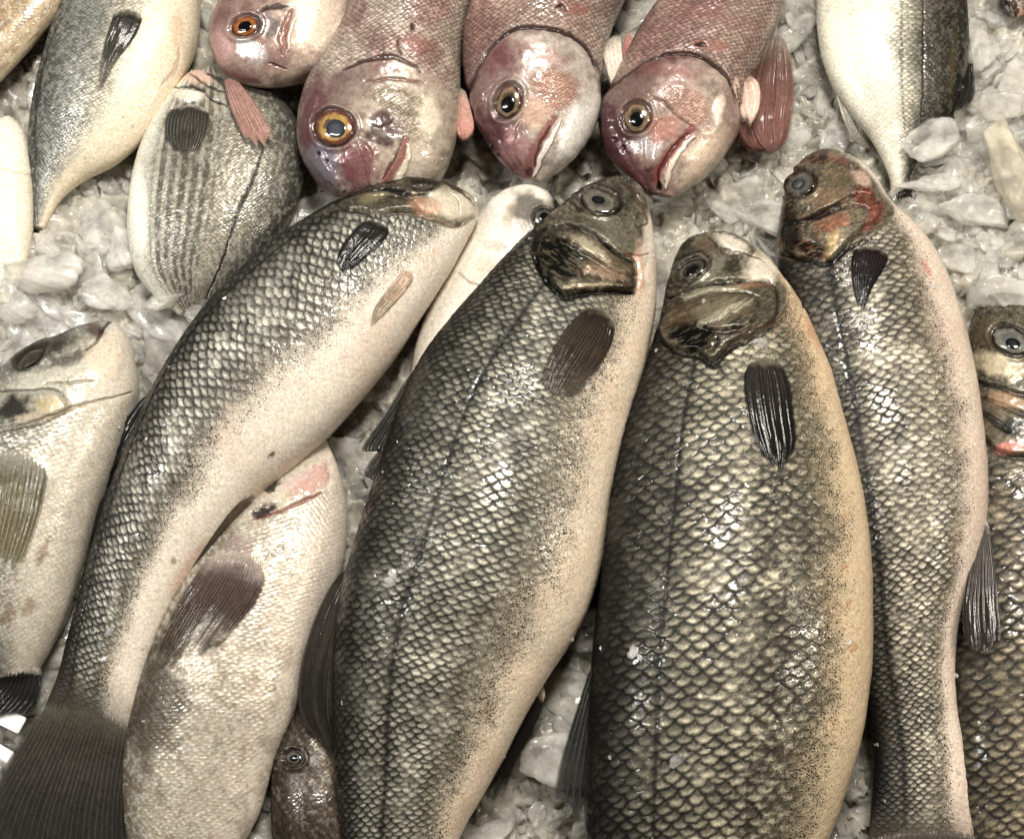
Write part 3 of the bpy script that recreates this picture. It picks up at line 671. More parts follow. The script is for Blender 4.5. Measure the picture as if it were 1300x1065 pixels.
D_.plate(z6((100, 560), (260, 520), (420, 440), (600, 350), (700, 380), (720, 520), (600, 600), (480, 720), (390, 810), (330, 770), (200, 790), (90, 740)), 4, 5, None, 0, groove=2.6, gw=2.0, dome=1.0)
D_.stroke(z6((150, 540), (300, 490), (450, 420), (600, 360), (660, 370)), 3.2, (18, 12, 10), 0.92, -3)
D_.stroke(z6((220, 580), (400, 490), (560, 440), (640, 470)), 2.0, (34, 14, 10), 0.85, -2)
D_.blob(*z6((640, 400))[0], 26, 13, 60, (100, 30, 28), 0.8, 1, nz=0.6, ns=9, rough=0.22)
D_.blob(*z6((690, 510))[0], 22, 8, 120, (140, 70, 60), 0.7, 0, nz=0.6, ns=8)
D_.blob(*z6((430, 110))[0], 22, 7, 20, (108, 52, 48), 0.7, 0, nz=0.5, ns=8)
D_.blob(*z6((300, 120))[0], 16, 9, -20, (46, 30, 30), 0.8, 0, nz=0.5)
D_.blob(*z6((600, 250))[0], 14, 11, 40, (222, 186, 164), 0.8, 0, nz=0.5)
D_.blob(*z6((420, 560))[0], 26, 12, -15, (130, 66, 40), 0.6, 0, nz=0.5, ns=6, metal=0.35)
D_.blob(*z6((400, 700))[0], 8, 22, 25, (172, 142, 92), 0.6, 0, nz=0.5, ns=6, metal=0.35)
D_.blob(*z6((260, 720))[0], 26, 11, 8, (12, 11, 10), 0.95, -1, nz=0.4, ns=9, rough=0.18)
D_.blob(*z6((380, 370))[0], 30, 12, -25, (130, 102, 72), 0.5, 0, nz=0.5, ns=6, metal=0.3)
D_.blob(*z6((460, 240))[0], 18, 14, 0, (92, 88, 60), 0.6, 0, nz=0.5, ns=8)
D_.blob(*z6((100, 560))[0], 9, 40, 5, (24, 21, 18), 0.85, 0)
D_.blob(*z6((1050, 860))[0], 5, 16, -25, (196, 112, 84), 0.6, 0, nz=0.5)
D_.streaks(headmask(D_, hdD) * D_.top * (D_.vb < 0.7), -25, 8, 2.0, (170, 134, 96), 0.28, hi=0.70, lo=0.5)
D_.streaks(headmask(D_, hdD) * D_.top * (D_.vb < 0.75), -25, 8, 2.0, (96, 36, 26), 0.22, hi=0.66, lo=0.5, sd=8)
D_.stroke(z6((60, 770), (200, 800), (390, 820), (500, 740), (640, 650)), 3.6, (10, 9, 8), 0.95, -2.5)  # painted shadow along the rear edge of the gill cover
D_.blob(*z6((130, 650))[0], 14, 34, 5, (14, 12, 11), 0.85, 0, nz=0.5)
D_.stroke(z6((180, 560), (320, 500), (450, 450)), 5, (20, 14, 12), 0.85, -1)
D_.sock(z6((185, 285))[0], 21, 16, -22)
done(D_, 'slim sea bass with a red bruised cheek and grey clouded eye', 'sea bass', GB)

# --- bass at the right edge under it
E_ = Fish('sea_bass', [
    (1256, 376, 1264, 374, 4, 42), (1243, 388, 1305, 380, 24, 42), (1230, 420, 1370, 400, 44, 42), (1222, 470, 1410, 450, 56, 42), (1214, 530, 1432, 510, 62, 42), (1206, 600, 1446, 590, 68, 42),
    (1200, 700, 1456, 690, 70, 42), (1198, 800, 1458, 790, 70, 42), (1200, 900, 1450, 890, 66, 42), (1208, 1000, 1430, 990, 58, 42), (1225, 1120, 1380, 1110, 40, 38), (1245, 1220, 1340, 1210, 18, 34)], step=1.6, seed=5)
z9 = lambda *p: Z(1000, 380, 3.55, *p)
hdE = z9((800, 0), (780, 300), (780, 640), (880, 720), (1000, 740), (1200, 760), (1300, 700), (1300, 0))
paint_bass(E_, 22, 1.6, 0.86, hdE, light=(172, 156, 126), lightback=(140, 126, 100), lat=0.55, speck=0.8)
E_.plate(z9((850, 440), (960, 480), (1065, 520), (1300, 560), (1300, 700), (1060, 710), (960, 690), (870, 600)), 4, 5, (92, 78, 60), 0.5, groove=2.5, gw=2.6)
E_.stroke(z9((850, 370), (950, 395), (1060, 430), (1200, 470)), 3.2, (22, 18, 14), 0.9, -3)
E_.stroke(z9((860, 495), (930, 550), (1000, 600)), 4.5, (22, 20, 16), 0.85, -2.5)
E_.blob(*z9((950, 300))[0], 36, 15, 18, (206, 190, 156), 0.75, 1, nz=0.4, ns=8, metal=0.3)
E_.blob(*z9((900, 150))[0], 22, 20, 0, (96, 84, 60), 0.7, 0, nz=0.4)
E_.blob(*z9((980, 450))[0], 30, 12, 12, (170, 132, 100), 0.6, 0, nz=0.4, ns=8)
E_.blob(*z9((1020, 580))[0], 16, 14, 0, (24, 26, 20), 0.9, 0, nz=0.5)
E_.blob(*z9((1020, 670))[0], 26, 8, -5, (166, 96, 84), 0.8, 0, nz=0.5)
E_.sock(z9((1005, 185))[0], 25, 17, 28)
done(E_, 'sea bass cut by the right edge of the photo, lying under the bruised one', 'sea bass', GB)

# --- pale fish squeezed between the two left bass
F_i = Fish('sea_bass', [
    (700, 250, 695, 243, 4, 62), (712, 268, 672, 237, 18, 60), (716, 300, 640, 243, 28, 56), (705, 345, 607, 274, 36, 52), (690, 392, 576, 324, 40, 48),
    (672, 440, 549, 378, 42, 44), (655, 500, 529, 436, 40, 40), (640, 570, 519, 498, 34, 36), (620, 650, 522, 590, 26, 30), (600, 720, 535, 690, 12, 24), (596, 745, 540, 720, 5, 20)], seed=6)
paint_bass(F_i, 15, 1.4, 0.34, None, belly=(228, 216, 198), belly2=(208, 190, 166), speck=0.4, lat=0.25)
z2 = lambda *p: Z(370, 0, 2.6625, *p)
F_i.blob(*z2((800, 710))[0], 30, 24, 50, (62, 56, 46), 0.85, 0, nz=0.4, ns=12)
F_i.blob(*z2((740, 720))[0], 22, 9, 110, (150, 140, 116), 0.6, 0, nz=0.5)
F_i.blob(*z2((690, 830))[0], 20, 8, 15, (150, 118, 98), 0.35, 0, nz=0.5)
F_i.blob(*z2((660, 900))[0], 22, 10, 30, (200, 170, 148), 0.35, 0, nz=0.5)
F_i.stroke(z2((560, 920), (620, 960), (690, 980)), 1.5, (130, 104, 80), 0.7, -1.5)
F_i.sock(z2((852, 738))[0], 13, 13, 0)
done(F_i, 'small white-bellied fish wedged between the slanting bass and the spiny one', 'sea bass', GB)
# ================================================================== breams in silver
z5 = lambda *p: Z(0, 380, 3.328, *p)
G_ = Fish('silver_bream', [
    (140, 408, 147, 409, 5, 48), (113, 414, 161, 425, 22, 48), (72, 430, 172, 462, 40, 48), (36, 448, 176, 490, 52, 48), (-5, 480, 172, 522, 62, 48), (-45, 520, 158, 562, 68, 48),
    (-75, 570, 138, 612, 70, 48), (-92, 630, 119, 667, 70, 47), (-98, 690, 104, 722, 66, 46), (-90, 745, 86, 777, 56, 43), (-65, 795, 63, 824, 42, 38), (-30, 835, 46, 857, 26, 32), (-10, 862, 38, 886, 10, 28)], seed=7)
hdG = z5((470, 90), (380, 100), (0, 300), (-100, 400), (-100, 560), (30, 550), (300, 470), (570, 390), (600, 200))
paint_bream(G_, 9, 0.8, belly=(206, 194, 172), side=(142, 138, 122), back=(40, 38, 32), vs=0.64, contrast=0.8, head=hdG, blotch=0.12)
G_.blob(*z5((180, 210))[0], 62, 19, -30, (34, 32, 28), 0.92, 0, nz=0.35, ns=12)
G_.blob(*z5((400, 130))[0], 16, 12, 30, (66, 48, 40), 0.85, 0)
G_.stroke(z5((470, 95), (430, 130), (400, 190), (365, 215)), 2.4, (36, 24, 22), 0.9, -3)
G_.blob(*z5((270, 270))[0], 42, 11, -25, (56, 54, 46), 0.75, 0, nz=0.6, ns=7)
G_.blob(*z5((200, 330))[0], 50, 12, -18, (214, 208, 186), 0.7, 0, nz=0.5, ns=7, metal=0.4)
G_.plate(z5((-100, 400), (0, 395), (130, 385), (250, 395), (290, 450), (200, 510), (50, 545), (-100, 560)), 2.5, 6, (120, 110, 84), 0.35, groove=0.6, gcol=(60, 54, 44))
G_.blob(*z5((60, 470))[0], 30, 18, -20, (18, 18, 16), 0.94, 0, nz=0.5, ns=9)
G_.blob(*z5((215, 450))[0], 20, 13, -15, (168, 148, 96), 0.6, 0, nz=0.5, ns=6, metal=0.3)
G_.blob(*z5((120, 500))[0], 22, 7, -15, (168, 154, 128), 0.8, 0, nz=0.6, ns=5)
G_.stroke(z5((60, 545), (220, 490), (400, 430), (560, 395)), 1.8, (120, 96, 70), 0.7, -2.2)
G_.stroke(z5((180, 355), (300, 350), (400, 340)), 2, (90, 80, 60), 0.6, -1.5)
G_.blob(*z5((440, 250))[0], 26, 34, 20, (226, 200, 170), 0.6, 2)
for x, y, r in ((62, 685, 5), (55, 700, 6), (50, 712, 5), (35, 770, 8), (10, 780, 9), (70, 672, 4)): G_.blob(x, y, r, r * 1.6, 20, (120, 88, 54), 0.55, 0, nz=0.9, ns=4)
G_.sock(z5((125, 250))[0], 20, 8, -36)
done(G_, 'bream at the left edge with a golden patch behind its dark head', 'bream', GR)

H_ = Fish('silver_bream', [
    (408, 556, 414, 558, 4, 42), (370, 575, 428, 590, 22, 42), (330, 610, 440, 640, 36, 42), (290, 655, 440, 692, 48, 42), (250, 705, 429, 740, 56, 42), (215, 765, 409, 787, 60, 42),
    (190, 830, 391, 842, 60, 42), (172, 890, 376, 898, 58, 42), (160, 950, 350, 962, 52, 40), (158, 1010, 330, 1030, 44, 38), (165, 1080, 290, 1100, 32, 34), (175, 1150, 255, 1160, 12, 28)], seed=8)
zH = lambda *p: Z(180, 560, 4.435, *p)
paint_bream(H_, 10, 1.1, belly=(226, 204, 182), side=(186, 172, 150), back=(96, 84, 66), vs=0.78, head=zH((500, 480), (700, 420), (900, 350), (1100, 200), (1100, -60), (900, -60)), blotch=0.35, contrast=0.5)
H_.mix(H_.top * ss(0.5, 0.9, H_.vb) * (1 - ss(0.35, 0.6, H_.t)) * 0.7, lin(228, 210, 190))
H_.blob(*zH((940, 230))[0], 36, 17, -32, (186, 134, 122), 0.75, 2, nz=0.5, ns=9)
H_.blob(*zH((860, 220))[0], 26, 8, -30, (190, 166, 158), 0.7, 0)
H_.blob(*zH((690, 390))[0], 20, 9, -20, (24, 18, 15), 0.95, -2, nz=0.6, ns=6)
H_.blob(*zH((720, 250))[0], 12, 10, -20, (24, 18, 15), 0.9, -2, nz=0.6, ns=6)
H_.stroke(zH((620, 440), (760, 400), (880, 350), (1010, 290)), 2.2, (120, 44, 38), 0.85, -3)
H_.blob(*zH((560, 600))[0], 24, 16, 30, (140, 118, 112), 0.7, 2, nz=0.4)
H_.blob(*zH((760, 620))[0], 26, 6, -38, (92, 80, 62), 0.6, 0, nz=0.7, ns=5)
H_.blob(195, 890, 44, 95, 10, (56, 46, 34), 0.75, 0, nz=0.5, ns=16)
done(H_, 'pale bream half hidden beneath the slanting bass, with a broad brown fin', 'bream', GR)

J_ = Fish('small_fish', [
    (385, 893, 391, 893, 4, 34), (364, 915, 416, 910, 14, 34), (352, 945, 434, 940, 24, 34), (345, 985, 447, 980, 30, 34), (345, 1040, 452, 1040, 34, 34), (350, 1110, 440, 1110, 24, 32), (370, 1180, 420, 1180, 8, 28)], seed=9)
paint_bream(J_, 7, 0.6, belly=(96, 82, 64), side=(66, 56, 44), back=(40, 34, 28), contrast=0.4, glit=0.12)
zJ = lambda *p: Z(350, 600, 2.802, *p)
J_.streaks(J_.top, 60, 12, 4, (44, 34, 26), 0.7, hi=0.6)
J_.sock((373, 962), 11, 9, 0)
done(J_, 'small brown fish peeping out at the bottom beneath the spiny bass', 'fish', None)

I_ = Fish('silver_bream', [
    (150, -160, 156, -160, 5, 45), (110, -120, 222, -110, 30, 45), (95, -60, 252, -50, 44, 45), (80, 0, 254, 5, 50, 45), (63, 50, 249, 60, 50, 45), (50, 95, 226, 108, 46, 45),
    (40, 145, 193, 163, 38, 42), (37, 190, 150, 205, 28, 38), (41, 230, 104, 230, 18, 34), (43, 262, 76, 255, 11, 30), (42, 290, 56, 290, 6, 26)], seed=10)
paint_bream(I_, 7.5, 1.0, belly=(232, 216, 186), side=(150, 150, 138), back=(70, 72, 68), vs=0.58, contrast=0.95, metal=0.4, glit=0.15)
I_.mix(I_.top * ss(0.62, 0.72, I_.vb) * 0.7, lin(228, 208, 176))
I_.stroke([(92, 0), (62, 60), (50, 110), (45, 160), (44, 220), (48, 285)], 2.0, (30, 28, 24), 0.6, -1)
I_.stroke([(228, 60), (222, 90), (205, 110)], 3, (190, 160, 130), 0.5, -1)
I_.blob(225, 40, 10, 30, 0, (200, 160, 130), 0.5, 0)
done(I_, 'silver bream at the top left with a black side fin, tail pointing down', 'bream', GR)

L_ = Fish('striped_bream', [
    (275, 84, 268, 84, 4, 36), (305, 92, 240, 98, 22, 36), (340, 112, 216, 124, 34, 36), (368, 140, 192, 158, 42, 36), (384, 175, 175, 198, 46, 36),
    (387, 215, 166, 240, 48, 36), (378, 255, 162, 285, 46, 35), (358, 295, 166, 322, 42, 33), (328, 335, 176, 352, 34, 30), (292, 368, 205, 384, 22, 26), (266, 392, 228, 400, 10, 22)], seed=11)
z1 = lambda *p: Z(0, 0, 2.6625, *p)
paint_bream(L_, 6.5, 1.0, belly=(236, 230, 206), side=(150, 142, 122), back=(64, 62, 56), vs=0.80, stripes=(0.46, 0.80, 6), contrast=0.8, glit=0.2, head=z1((600, 200), (520, 340), (600, 310), (700, 380), (780, 380), (800, 230)))
L_.stroke(z1((890, 480), (870, 570), (820, 680), (770, 820), (720, 960), (695, 1010)), 1.8, (14, 13, 12), 0.95, -1.2)
L_.blob(*z1((470, 720))[0], 13, 62, -3, (246, 244, 226), 0.9, 0, nz=0.2)
L_.blob(*z1((660, 260))[0], 24, 10, 10, (206, 168, 146), 0.85, 1, nz=0.4)
L_.stroke(z1((590, 300), (660, 295), (710, 330), (770, 360)), 2.2, (38, 28, 24), 0.85, -2)
L_.stroke(z1((640, 250), (700, 290), (770, 310)), 1.8, (30, 24, 20), 0.8, -1.5)
L_.stroke(z1((700, 250), (760, 290), (775, 350)), 3.5, (26, 22, 20), 0.85, -1)
L_.blob(*z1((640, 325))[0], 22, 8, 5, (230, 218, 196), 0.9, 3, nz=0.3)
done(L_, 'striped silver bream under the small orange-eyed fish, white belly to the left', 'bream', GR)

Q_ = Fish('silver_bream', [
    (1130, -170, 1136, -170, 4, 46), (1200, -120, 1072, -125, 32, 46), (1218, -60, 1048, -60, 46, 46), (1225, 0, 1037, 0, 50, 46), (1228, 50, 1039, 48, 48, 45), (1225, 98, 1052, 96, 42, 43),
    (1207, 143, 1078, 139, 34, 40), (1181, 179, 1106, 176, 24, 36), (1162, 209, 1124, 210, 16, 33), (1154, 232, 1131, 236, 10, 30), (1158, 246, 1130, 250, 5, 28)], seed=12)
paint_bream(Q_, 10, 1.3, belly=(236, 228, 200), side=(84, 78, 66), back=(18, 16, 14), vs=0.52, contrast=0.85, metal=0.2, glit=0.06)
z4 = lambda *p: Z(950, 0, 2.6625, *p)
Q_.stroke(z4((590, 0), (590, 150), (590, 280), (585, 420)), 2.0, (24, 20, 16), 0.8, -1)
Q_.stroke(z4((520, 0), (515, 150), (520, 300), (530, 440)), 2.4, (40, 34, 26), 0.5, 0)
Q_.blob(*z4((690, 220))[0], 5, 50, 5, (120, 104, 62), 0.3, 0, nz=0.6, ns=5, metal=0.7, rough=0.25)
Q_.blob(*z4((310, 160))[0], 22, 60, -12, (240, 234, 206), 0.75, 0, nz=0.3)
Q_.blob(*z4((360, 330))[0], 14, 40, -30, (240, 234, 214), 0.8, 0, nz=0.3)
done(Q_, 'silver bream at the top right, white belly and dark scaly back', 'bream', GR)

K_ = Fish('pale_fish', [
    (8, 149, 14, 149, 4, 34), (-18, 165, 30, 165, 18, 34), (-40, 200, 40, 205, 28, 34), (-50, 250, 43, 255, 30, 34), (-46, 300, 40, 305, 28, 33), (-30, 350, 28, 350, 16, 30), (-15, 385, 12, 385, 6, 26)], seed=13)
paint_bream(K_, 7, 0.4, belly=(230, 214, 188), side=(226, 210, 184), back=(214, 196, 168), contrast=0.1, metal=0.05)
K_.stroke([(-30, 218), (10, 216), (42, 224)], 1.4, (186, 156, 120), 0.6, -1.2)
done(K_, 'cream-coloured fish belly at the left edge, rounded end up', 'fish', None)

T_ = Fish('brown_fish', [
    (110, -110, 130, -100, 5, 58), (60, -70, 108, -40, 20, 58), (10, -30, 82, 8, 26, 57), (-30, 10, 48, 48, 28, 56), (-70, 50, 15, 86, 26, 55), (-100, 90, -20, 122, 20, 54), (-130, 130, -70, 160, 6, 52)], seed=14)
paint_bream(T_, 8, 0.8, belly=(176, 152, 116), side=(150, 124, 92), back=(120, 96, 70), contrast=0.25, metal=0.1)
T_.mix(T_.top * ss(0.86, 0.93, T_.vb) * 0.8, lin(206, 186, 150))
T_.streaks(T_.top, -42, 30, 6, (98, 74, 50), 0.5)
done(T_, 'brown fish crossing the top left corner of the photo', 'fish', None)

R_ = Fish('brown_fish', [
    (1286, 22, 1292, 23, 3, 52), (1277, 10, 1308, 12, 12, 52), (1272, -12, 1322, -8, 20, 52), (1270, -50, 1335, -50, 26, 52), (1280, -110, 1335, -110, 20, 52), (1295, -150, 1320, -150, 5, 52)], seed=15)
paint_bream(R_, 7, 0.8, belly=(190, 120, 92), side=(84, 58, 40), back=(44, 32, 24), contrast=0.3, metal=0.2)
R_.streaks(R_.top, 80, 14, 3, (30, 20, 14), 0.7)
done(R_, 'tip of a dark brown fish poking in at the top right corner', 'fish', None)

# ================================================================== pink breams
M_ = Fish('pink_bream', [
    (325, 108, 340, 110, 6, 84), (290, 97, 376, 103, 24, 84), (270, 70, 413, 87, 38, 84), (267, 38, 434, 54, 46, 84), (280, 0, 444, 14, 50, 84),
    (295, -50, 450, -40, 52, 84), (310, -110, 450, -110, 46, 82), (335, -160, 430, -160, 20, 80), (350, -180, 415, -180, 6, 80)], seed=16, power=0.8)
hdM = z1((700, 100), (720, 240), (900, 330), (1200, 230), (1180, 0), (1100, -150), (750, -150))
paint_snapper(M_, hdM, cream=(208, 190, 168), purple=(112, 72, 70))
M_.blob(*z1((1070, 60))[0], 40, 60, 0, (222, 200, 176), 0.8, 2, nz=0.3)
M_.blob(*z1((900, 90))[0], 26, 18, 30, (112, 104, 100), 0.8, -1, nz=0.4, ns=8, metal=0.4, rough=0.22)
M_.blob(*z1((850, 170))[0], 24, 14, 30, (188, 184, 180), 0.75, 0, nz=0.5, ns=7, metal=0.4, rough=0.2)
M_.stroke(z1((870, 40), (910, 25), (975, 25)), 3.4, (40, 28, 26), 0.9, -1.5)
M_.stroke(z1((985, 40), (965, 90), (955, 150), (960, 185)), 5.0, (134, 90, 78), 0.9, -3)
M_.stroke(z1((1000, 60), (980, 110), (975, 170)), 2.0, (232, 214, 190), 0.9, 3)
M_.stroke(z1((910, 215), (940, 222), (970, 235)), 1.8, (60, 34, 34), 0.85, -2)
M_.blob(*z1((750, 160))[0], 15, 26, 0, (196, 150, 144), 0.7, 0)
M_.stroke(z1((720, 230), (800, 262), (880, 280)), 6, (140, 84, 80), 0.6, 0)
M_.blob(*z1((1150, 110))[0], 12, 24, 20, (230, 212, 192), 0.7, 2)
M_.sock(z1((828, 90))[0], 17, 12.5, -15)
done(M_, 'small pale pink bream with an orange eye at the top of the row', 'pink bream', GS)

N_ = Fish('pink_bream', [
    (425, 251, 446, 255, 7, 76), (402, 232, 515, 252, 34, 76), (380, 191, 562, 222, 52, 76), (378, 150, 580, 175, 62, 76), (390, 110, 584, 125, 68, 76), (414, 75, 585, 75, 70, 76),
    (436, 35, 592, 30, 72, 76), (452, -10, 608, -15, 72, 76), (470, -80, 625, -80, 66, 76), (500, -150, 610, -150, 30, 74), (520, -175, 590, -175, 8, 72)], seed=17, power=0.78)
hdN = z2((20, 400), (30, 560), (160, 700), (500, 700), (580, 480), (500, 280), (420, 225), (330, 195), (200, 225), (100, 270))
paint_snapper(N_, hdN, cream=(178, 164, 142), purple=(82, 42, 48), bodycol=(172, 152, 134))
N_.blob(*z2((110, 560))[0], 26, 30, -20, (118, 112, 122), 0.85, 0, nz=0.4, ns=12, rough=0.2, metal=0.3)
N_.blob(*z2((230, 560))[0], 28, 36, 20, (112, 56, 62), 0.8, 2, nz=0.4, ns=12, rough=0.18)
N_.blob(*z2((320, 440))[0], 28, 24, 20, (58, 36, 36), 0.88, 0, edge=0.4, nz=0.5, ns=9)
N_.blob(*z2((70, 380))[0], 18, 60, 8, (88, 46, 50), 0.7, 0, nz=0.4)
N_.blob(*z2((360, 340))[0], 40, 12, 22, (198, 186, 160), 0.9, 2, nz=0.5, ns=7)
N_.add_scales(headmask(N_, z2((230, 330), (300, 290), (430, 320), (490, 380), (470, 460), (400, 470), (330, 380)), 14) * N_.top * 0.9, 6, 0.8, lin(206, 190, 162) + 0 * N_.col, lin(96, 74, 62) + 0 * N_.col, metal=0.15)
N_.stroke(z2((170, 240), (250, 205), (340, 193), (400, 215), (440, 245)), 2.6, (50, 22, 20), 0.9, -2)
N_.stroke(z2((250, 275), (350, 268), (450, 280)), 2.0, (96, 48, 44), 0.7, -1.5)
N_.stroke(z2((385, 475), (375, 520), (340, 580), (305, 640)), 6.0, (128, 78, 70), 0.95, 1.5, taper=0.35)
N_.stroke(z2((370, 490), (350, 530), (310, 610)), 1.6, (70, 26, 24), 0.8, -3)
N_.stroke(z2((400, 490), (385, 560), (350, 630)), 3.5, (214, 200, 172), 0.8, 2)
N_.blob(*z2((470, 400))[0], 16, 30, 0, (224, 208, 180), 0.7, 2, nz=0.3)
N_.blob(*z2((420, 150))[0], 22, 14, 10, (136, 84, 74), 0.6, 1, nz=0.5)
N_.stroke(z2((405, 85), (415, 100)), 2.6, (40, 16, 14), 0.9, -2)
N_.stroke(z2((365, 120), (360, 160), (370, 190)), 2.0, (60, 26, 22), 0.85, -2)
N_.blob(*z2((95, 520))[0], 3, 4, 0, (24, 14, 16), 0.9, -2)
N_.blob(*z2((120, 545))[0], 2.2, 3, 0, (24, 14, 16), 0.9, -2)
N_.stroke(z2((80, 330), (60, 430), (90, 540), (170, 640)), 9, None, 0, 2.5)
N_.stroke(z2((230, 480), (270, 560), (280, 640)), 7, None, 0, 2.0)
N_.blob(*z2((300, 400))[0], 14, 10, 0, (60, 34, 34), 0.6, -1.5, nz=0.5)
N_.sock(z2((145, 432))[0], 25, 23, 10)
done(N_, 'big pink bream with a golden yellow eye and purple snout', 'pink bream', GS)

O_ = Fish('pink_bream', [
    (668, 225, 686, 228, 6, 78), (643, 205, 714, 211, 27, 78), (616, 167, 742, 178, 42, 78), (594, 118, 762, 130, 56, 78), (587, 75, 765, 86, 62, 78), (589, 35, 774, 45, 64, 78),
    (603, -5, 792, 0, 66, 78), (627, -60, 815, -50, 64, 78), (660, -120, 815, -115, 40, 76), (685, -150, 790, -150, 10, 74)], seed=18, power=0.78)
hdO = z2((585, 300), (620, 440), (760, 640), (880, 640), (1060, 400), (1040, 260), (1000, 170), (920, 115), (850, 95), (760, 100), (700, 150), (640, 220))
paint_snapper(O_, hdO, cream=(176, 168, 154), purple=(98, 52, 52), bodycol=(160, 128, 112))
O_.plate(z2((590, 340), (640, 230), (700, 145), (760, 100), (850, 95), (930, 118), (1000, 175), (1040, 260), (1060, 380), (1120, 520), (950, 820), (700, 800), (540, 480)), 2.6, 9, None, 0, groove=1.2, gw=2.8, dome=1.5, gcol=(40, 16, 14))
O_.stroke(z2((700, 145), (750, 103), (850, 97), (930, 115), (1000, 165), (1030, 240)), 2.6, (40, 16, 14), 0.9, -2)
O_.add_scales(headmask(O_, z2((800, 270), (880, 235), (960, 280), (960, 340), (890, 385), (830, 330)), 14) * O_.top * 0.9, 6, 0.8, lin(206, 160, 134) + 0 * O_.col, lin(112, 70, 58) + 0 * O_.col, metal=0.1)
O_.blob(*z2((890, 200))[0], 26, 12, 15, (134, 84, 76), 0.5, 0, nz=0.5)
O_.blob(*z2((820, 390))[0], 26, 22, 20, (190, 150, 124), 0.7, 0, nz=0.4)
O_.blob(*z2((690, 470))[0], 22, 44, -30, (84, 48, 54), 0.85, 0, nz=0.4, rough=0.2, metal=0.25)
O_.blob(*z2((760, 500))[0], 22, 22, 0, (158, 112, 110), 0.7, 0, nz=0.5, rough=0.2)
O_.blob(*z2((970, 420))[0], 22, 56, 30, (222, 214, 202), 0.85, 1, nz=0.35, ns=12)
O_.stroke(z2((885, 405), (850, 460), (815, 520), (800, 580)), 6.0, (128, 82, 74), 0.95, -1, taper=0.3)
O_.stroke(z2((875, 430), (840, 490), (820, 560)), 2.0, (90, 34, 30), 0.85, -3)
O_.stroke(z2((905, 410), (870, 480), (835, 545), (820, 590)), 3.4, (224, 212, 196), 0.9, 3)
O_.blob(*z2((805, 580))[0], 5, 7, 0, (70, 30, 28), 0.85, 0)
O_.blob(*z2((960, 30))[0], 22, 9, 10, (132, 74, 64), 0.6, 0, nz=0.5)
O_.stroke(z2((895, 25), (915, 20), (930, 32)), 2.4, (26, 12, 12), 0.95, -3)
O_.blob(*z2((690, 490))[0], 2.4, 3.4, -30, (24, 14, 16), 0.9, -2)
O_.blob(*z2((712, 515))[0], 1.8, 2.6, -30, (24, 14, 16), 0.9, -2)
O_.stroke(z2((650, 320), (650, 420), (700, 510), (770, 600)), 8, None, 0, 2.5)
O_.stroke(z2((780, 420), (780, 500), (800, 560)), 7, None, 0, 2.0)
O_.blob(*z2((735, 590))[0], 16, 9, 40, (78, 46, 52), 0.7, 0, nz=0.4)
O_.sock(z2((735, 345))[0], 16, 21, 20)
done(O_, 'pink bream third in its row, brown eye, closed red-lipped mouth, no torn flap', 'pink bream', GS)

P_ = Fish('pink_bream', [
    (828, 245, 852, 249, 7, 72), (799, 223, 882, 231, 28, 72), (772, 184, 915, 198, 42, 72), (762, 140, 938, 158, 56, 72), (778, 105, 945, 118, 60, 72), (800, 62, 962, 85, 62, 72),
    (825, 20, 984, 40, 62, 72), (860, -20, 994, -5, 60, 72), (890, -80, 1010, -70, 52, 70), (920, -120, 1005, -120, 24, 68), (935, -140, 995, -140, 6, 66)], seed=19, power=0.78)
z3 = lambda *p: Z(700, 0, 3.043, *p)
hdP = z3((185, 420), (200, 560), (300, 710), (400, 770), (520, 760), (720, 520), (715, 420), (690, 320), (640, 260), (560, 215), (500, 210), (400, 230), (280, 300))
paint_snapper(P_, hdP, cream=(176, 158, 140), purple=(76, 36, 38), bodycol=(160, 130, 114))
P_.plate(z3((170, 430), (220, 350), (300, 290), (400, 230), (500, 208), (570, 220), (640, 262), (690, 320), (720, 400), (740, 500), (760, 700), (450, 920), (200, 820), (120, 560)), 2.6, 9, None, 0, groove=1.2, gw=2.6, dome=1.5, gcol=(40, 16, 14))
P_.stroke(z3((400, 232), (500, 208), (570, 222), (640, 262), (690, 325), (705, 400)), 2.4, (40, 16, 14), 0.9, -2)
P_.add_scales(headmask(P_, z3((420, 350), (520, 340), (600, 400), (600, 470), (540, 500), (480, 440)), 14) * P_.top * 0.9, 6, 0.8, lin(206, 166, 142) + 0 * P_.col, lin(112, 72, 60) + 0 * P_.col, metal=0.1)
P_.stroke(z3((380, 370), (430, 400), (480, 445), (540, 495)), 1.6, (70, 36, 30), 0.8, -1.8)
P_.blob(*z3((450, 280))[0], 50, 9, 5, (124, 78, 72), 0.5, 0, nz=0.6, ns=9)
P_.blob(*z3((240, 500))[0], 22, 52, -25, (70, 36, 42), 0.85, 0, nz=0.4, rough=0.2)
P_.blob(*z3((370, 560))[0], 20, 16, 0, (176, 168, 170), 0.6, 0, nz=0.6, rough=0.16, metal=0.3)
P_.blob(*z3((430, 500))[0], 26, 18, -20, (168, 110, 96), 0.75, 0, nz=0.4)
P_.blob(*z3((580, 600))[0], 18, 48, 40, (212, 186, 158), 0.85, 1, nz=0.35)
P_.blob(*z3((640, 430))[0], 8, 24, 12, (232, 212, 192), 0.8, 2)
P_.stroke(z3((540, 500), (480, 570), (430, 630), (400, 700)), 6.0, (122, 62, 56), 0.95, -1, taper=0.3)
P_.stroke(z3((520, 520), (450, 600), (415, 670), (415, 730)), 2.2, (80, 26, 26), 0.85, -3)
P_.stroke(z3((545, 530), (490, 590), (455, 650), (440, 720)), 3.4, (226, 204, 184), 0.9, 3)
P_.blob(*z3((418, 720))[0], 4, 7, 0, (16, 10, 10), 0.95, -3)
